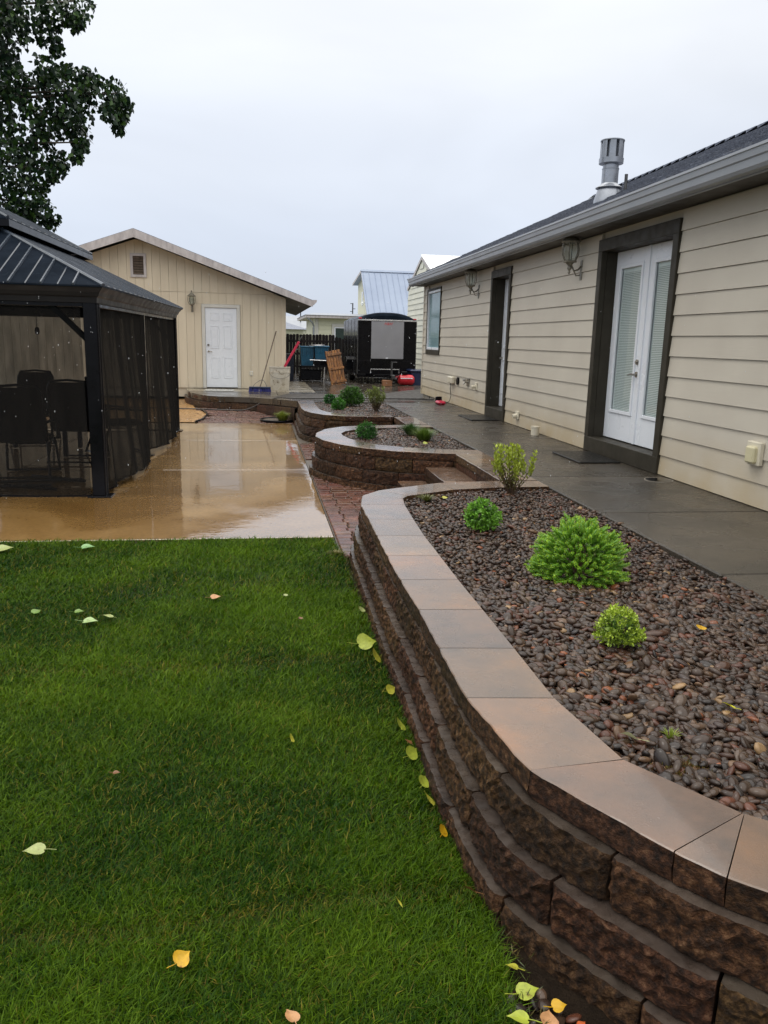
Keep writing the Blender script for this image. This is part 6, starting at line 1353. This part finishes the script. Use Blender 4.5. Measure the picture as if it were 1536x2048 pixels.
LV_ = [(-.723, 2.388, .068, PALE, 3.14, -.1, 'large pale green leaf with long stalk on the lawn at lower left'), (-.218, 1.864, .052, ORG, .9, .5, 'bright yellow orange leaf on the lawn near the bottom of the picture'),
       (.065, 1.64, .044, PEACH, 2, .3, 'peach coloured leaf at the bottom edge of the lawn'), (.122, 3.034, .048, YEL, 1.5, 1.1, 'yellow leaf standing upright in the middle of the lawn'),
       (.396, 2.009, .036, YEL, 1.8, 1.0, 'small yellow leaf standing in the grass left of the wall bottom'), (-.55, 2.836, .028, BRN, 0, .1, 'tiny brown leaf above the large pale leaf'),
       (-.288, 4.916, .066, PEACH, .4, .2, 'light brown curled leaf in the upper middle of the lawn'), (.163, 4.919, .035, PALE, 1, .2, 'small pale leaf in the upper lawn right of the brown curled one'),
       (-.901, 4.613, .085, PALE, 2.6, .3, 'pale cream leaf, right one of the pale pair at the left of the lawn'), (-.984, 4.536, .085, (.36, .50, .20), 0, .1, 'pale green flat leaf, left one of the pale pair'),
       (-1.079, 4.708, .055, GRN, .2, .1, 'small green leaf just above the pale pair'), (-1.325, 4.73, .06, GRN, 1.0, .2, 'round green leaf near the left edge of the lawn'),
       (.237, 4.477, .03, BRN, 1, .2, 'tiny brown leaf in the lawn below the small pale one'), (-1.943, 6.226, .12, PALE, .6, .2, 'pale leaf at the far left corner of the lawn'),
       (-1.335, 6.232, .10, (.22, .40, .16), .3, .1, 'green leaf at the far edge of the lawn by the patio'), (.57, 4.053, .085, LIME, .3, .6, 'upper of the yellow leaves leaning against the wall foot'),
       (.60, 3.873, .075, YEL, 1.4, 1.0, 'yellow leaf propped on the wall right below the uppermost one'), (.595, 3.104, .06, LIME, 1.5, .9, 'lime leaf between grass and wall, halfway along'),
       (.60, 2.856, .055, LIME, .9, .8, 'lime leaf caught at the wall foot below the halfway one'), (.605, 2.642, .05, LIME, 1.2, .7, 'upper leaf of the touching pair at the wall foot'),
       (.598, 2.533, .055, YEL, 1.7, .9, 'lower leaf of the touching pair at the wall foot'), (.608, 2.334, .04, ORG, 1.2, .9, 'small orange leaf at the foot of the wall'),
       (.674, 1.655, .062, LIME, .2, .2, 'large lime leaf on the pebbles at the bottom'), (.624, 1.561, .055, LIME, 2.8, .1, 'lime yellow leaf at the very bottom edge'),
       (.701, 1.563, .055, PEACH, 1.2, .3, 'light orange leaf among the pebbles at the bottom'), (.776, 1.535, .03, (.55, .12, .03), .7, .3, 'small red orange leaf at the bottom right of the pebbles'),
       (.625, 2.03, .045, BRN, 2.4, .8, 'curled brown leaf lodged against the lowest wall course')]
LV_ += [(.61, 3.45, .045, YEL, .7, .8, 'small yellow leaf at the wall foot between the upper two and the halfway lime leaf'), (.60, 2.95, .035, BRN, 2.0, .5, 'small brown leaf at the wall foot touching the lime leaves'),
        (.62, 4.6, .05, PALE, 1.1, .6, 'tiny pale leaf at the wall foot farthest up the lawn edge'), (.665, 1.74, .035, YEL, 2.6, .3, 'small yellow leaf just above the large lime leaf on the pebbles'), (.74, 1.60, .040, ORG, .1, .3, 'small orange leaf between the lime and the light orange leaves at the bottom')]
for x, y, s_, c_, rz, ti, lab in LV_: fallen(x, y, (z_ + .008) if x < .66 else .012, s_ * (1.25 if .56 < x < .62 and y > 2.2 else .95), c_, rz, ti, lab)
for x, y, s_, c_, rz, ti, lab in [(1.602, 2.308, .048, (.62, .60, .04), 2, .5, 'yellow leaf lying on the planter pebbles at right'), (1.927, 3.039, .045, ORG, 1, .2, 'small orange leaf on the gravel right of the round shrub'),
                                  (1.457, 5.993, .05, YEL, .5, .3, 'small yellow leaf at the back of the nearest planter'), (1.154, 2.136, .062, (.55, .55, .30), 2.3, .6, 'curled pale leaf beside the mossy weed'),
                                  (1.365, 3.30, .03, PEACH, .5, .2, 'tiny pale leaf left of the round yellow green shrub'), (2.0, 9.35, .06, LIME, .2, .4, 'pale yellow leaf in the middle planter')]:
    fallen(x, y, .452, s_, c_, rz, ti, lab, grp='fallen leaves on the gravel')

# ------------------------------------------------------------------ falling rain drops, caught close to the camera
nr = 420; P = np.stack([rng.uniform(-4, 3.3, nr), rng.uniform(4.0, 10, nr), rng.uniform(.6, 2.1, nr)], 1); n = nr
V0, F0 = ICO[0]; s_ = rng.uniform(.0011, .0019, n); V = V0[None] * s_[:, None, None] * np.array([1, 1, 3.2]); V = V + P[:, None]
F = (F0[None] + (np.arange(n) * len(V0))[:, None, None]).reshape(-1, 3)
M['rain'] = pm('rain_drop', [(0, (.75, .78, .82))], 5, (.05, .1)); rn = fastmesh('rain', V.reshape(-1, 3), F, 3, M['rain'], smooth=True); tag(rn, 'scattered falling rain drops', 'rain', kind='stuff')
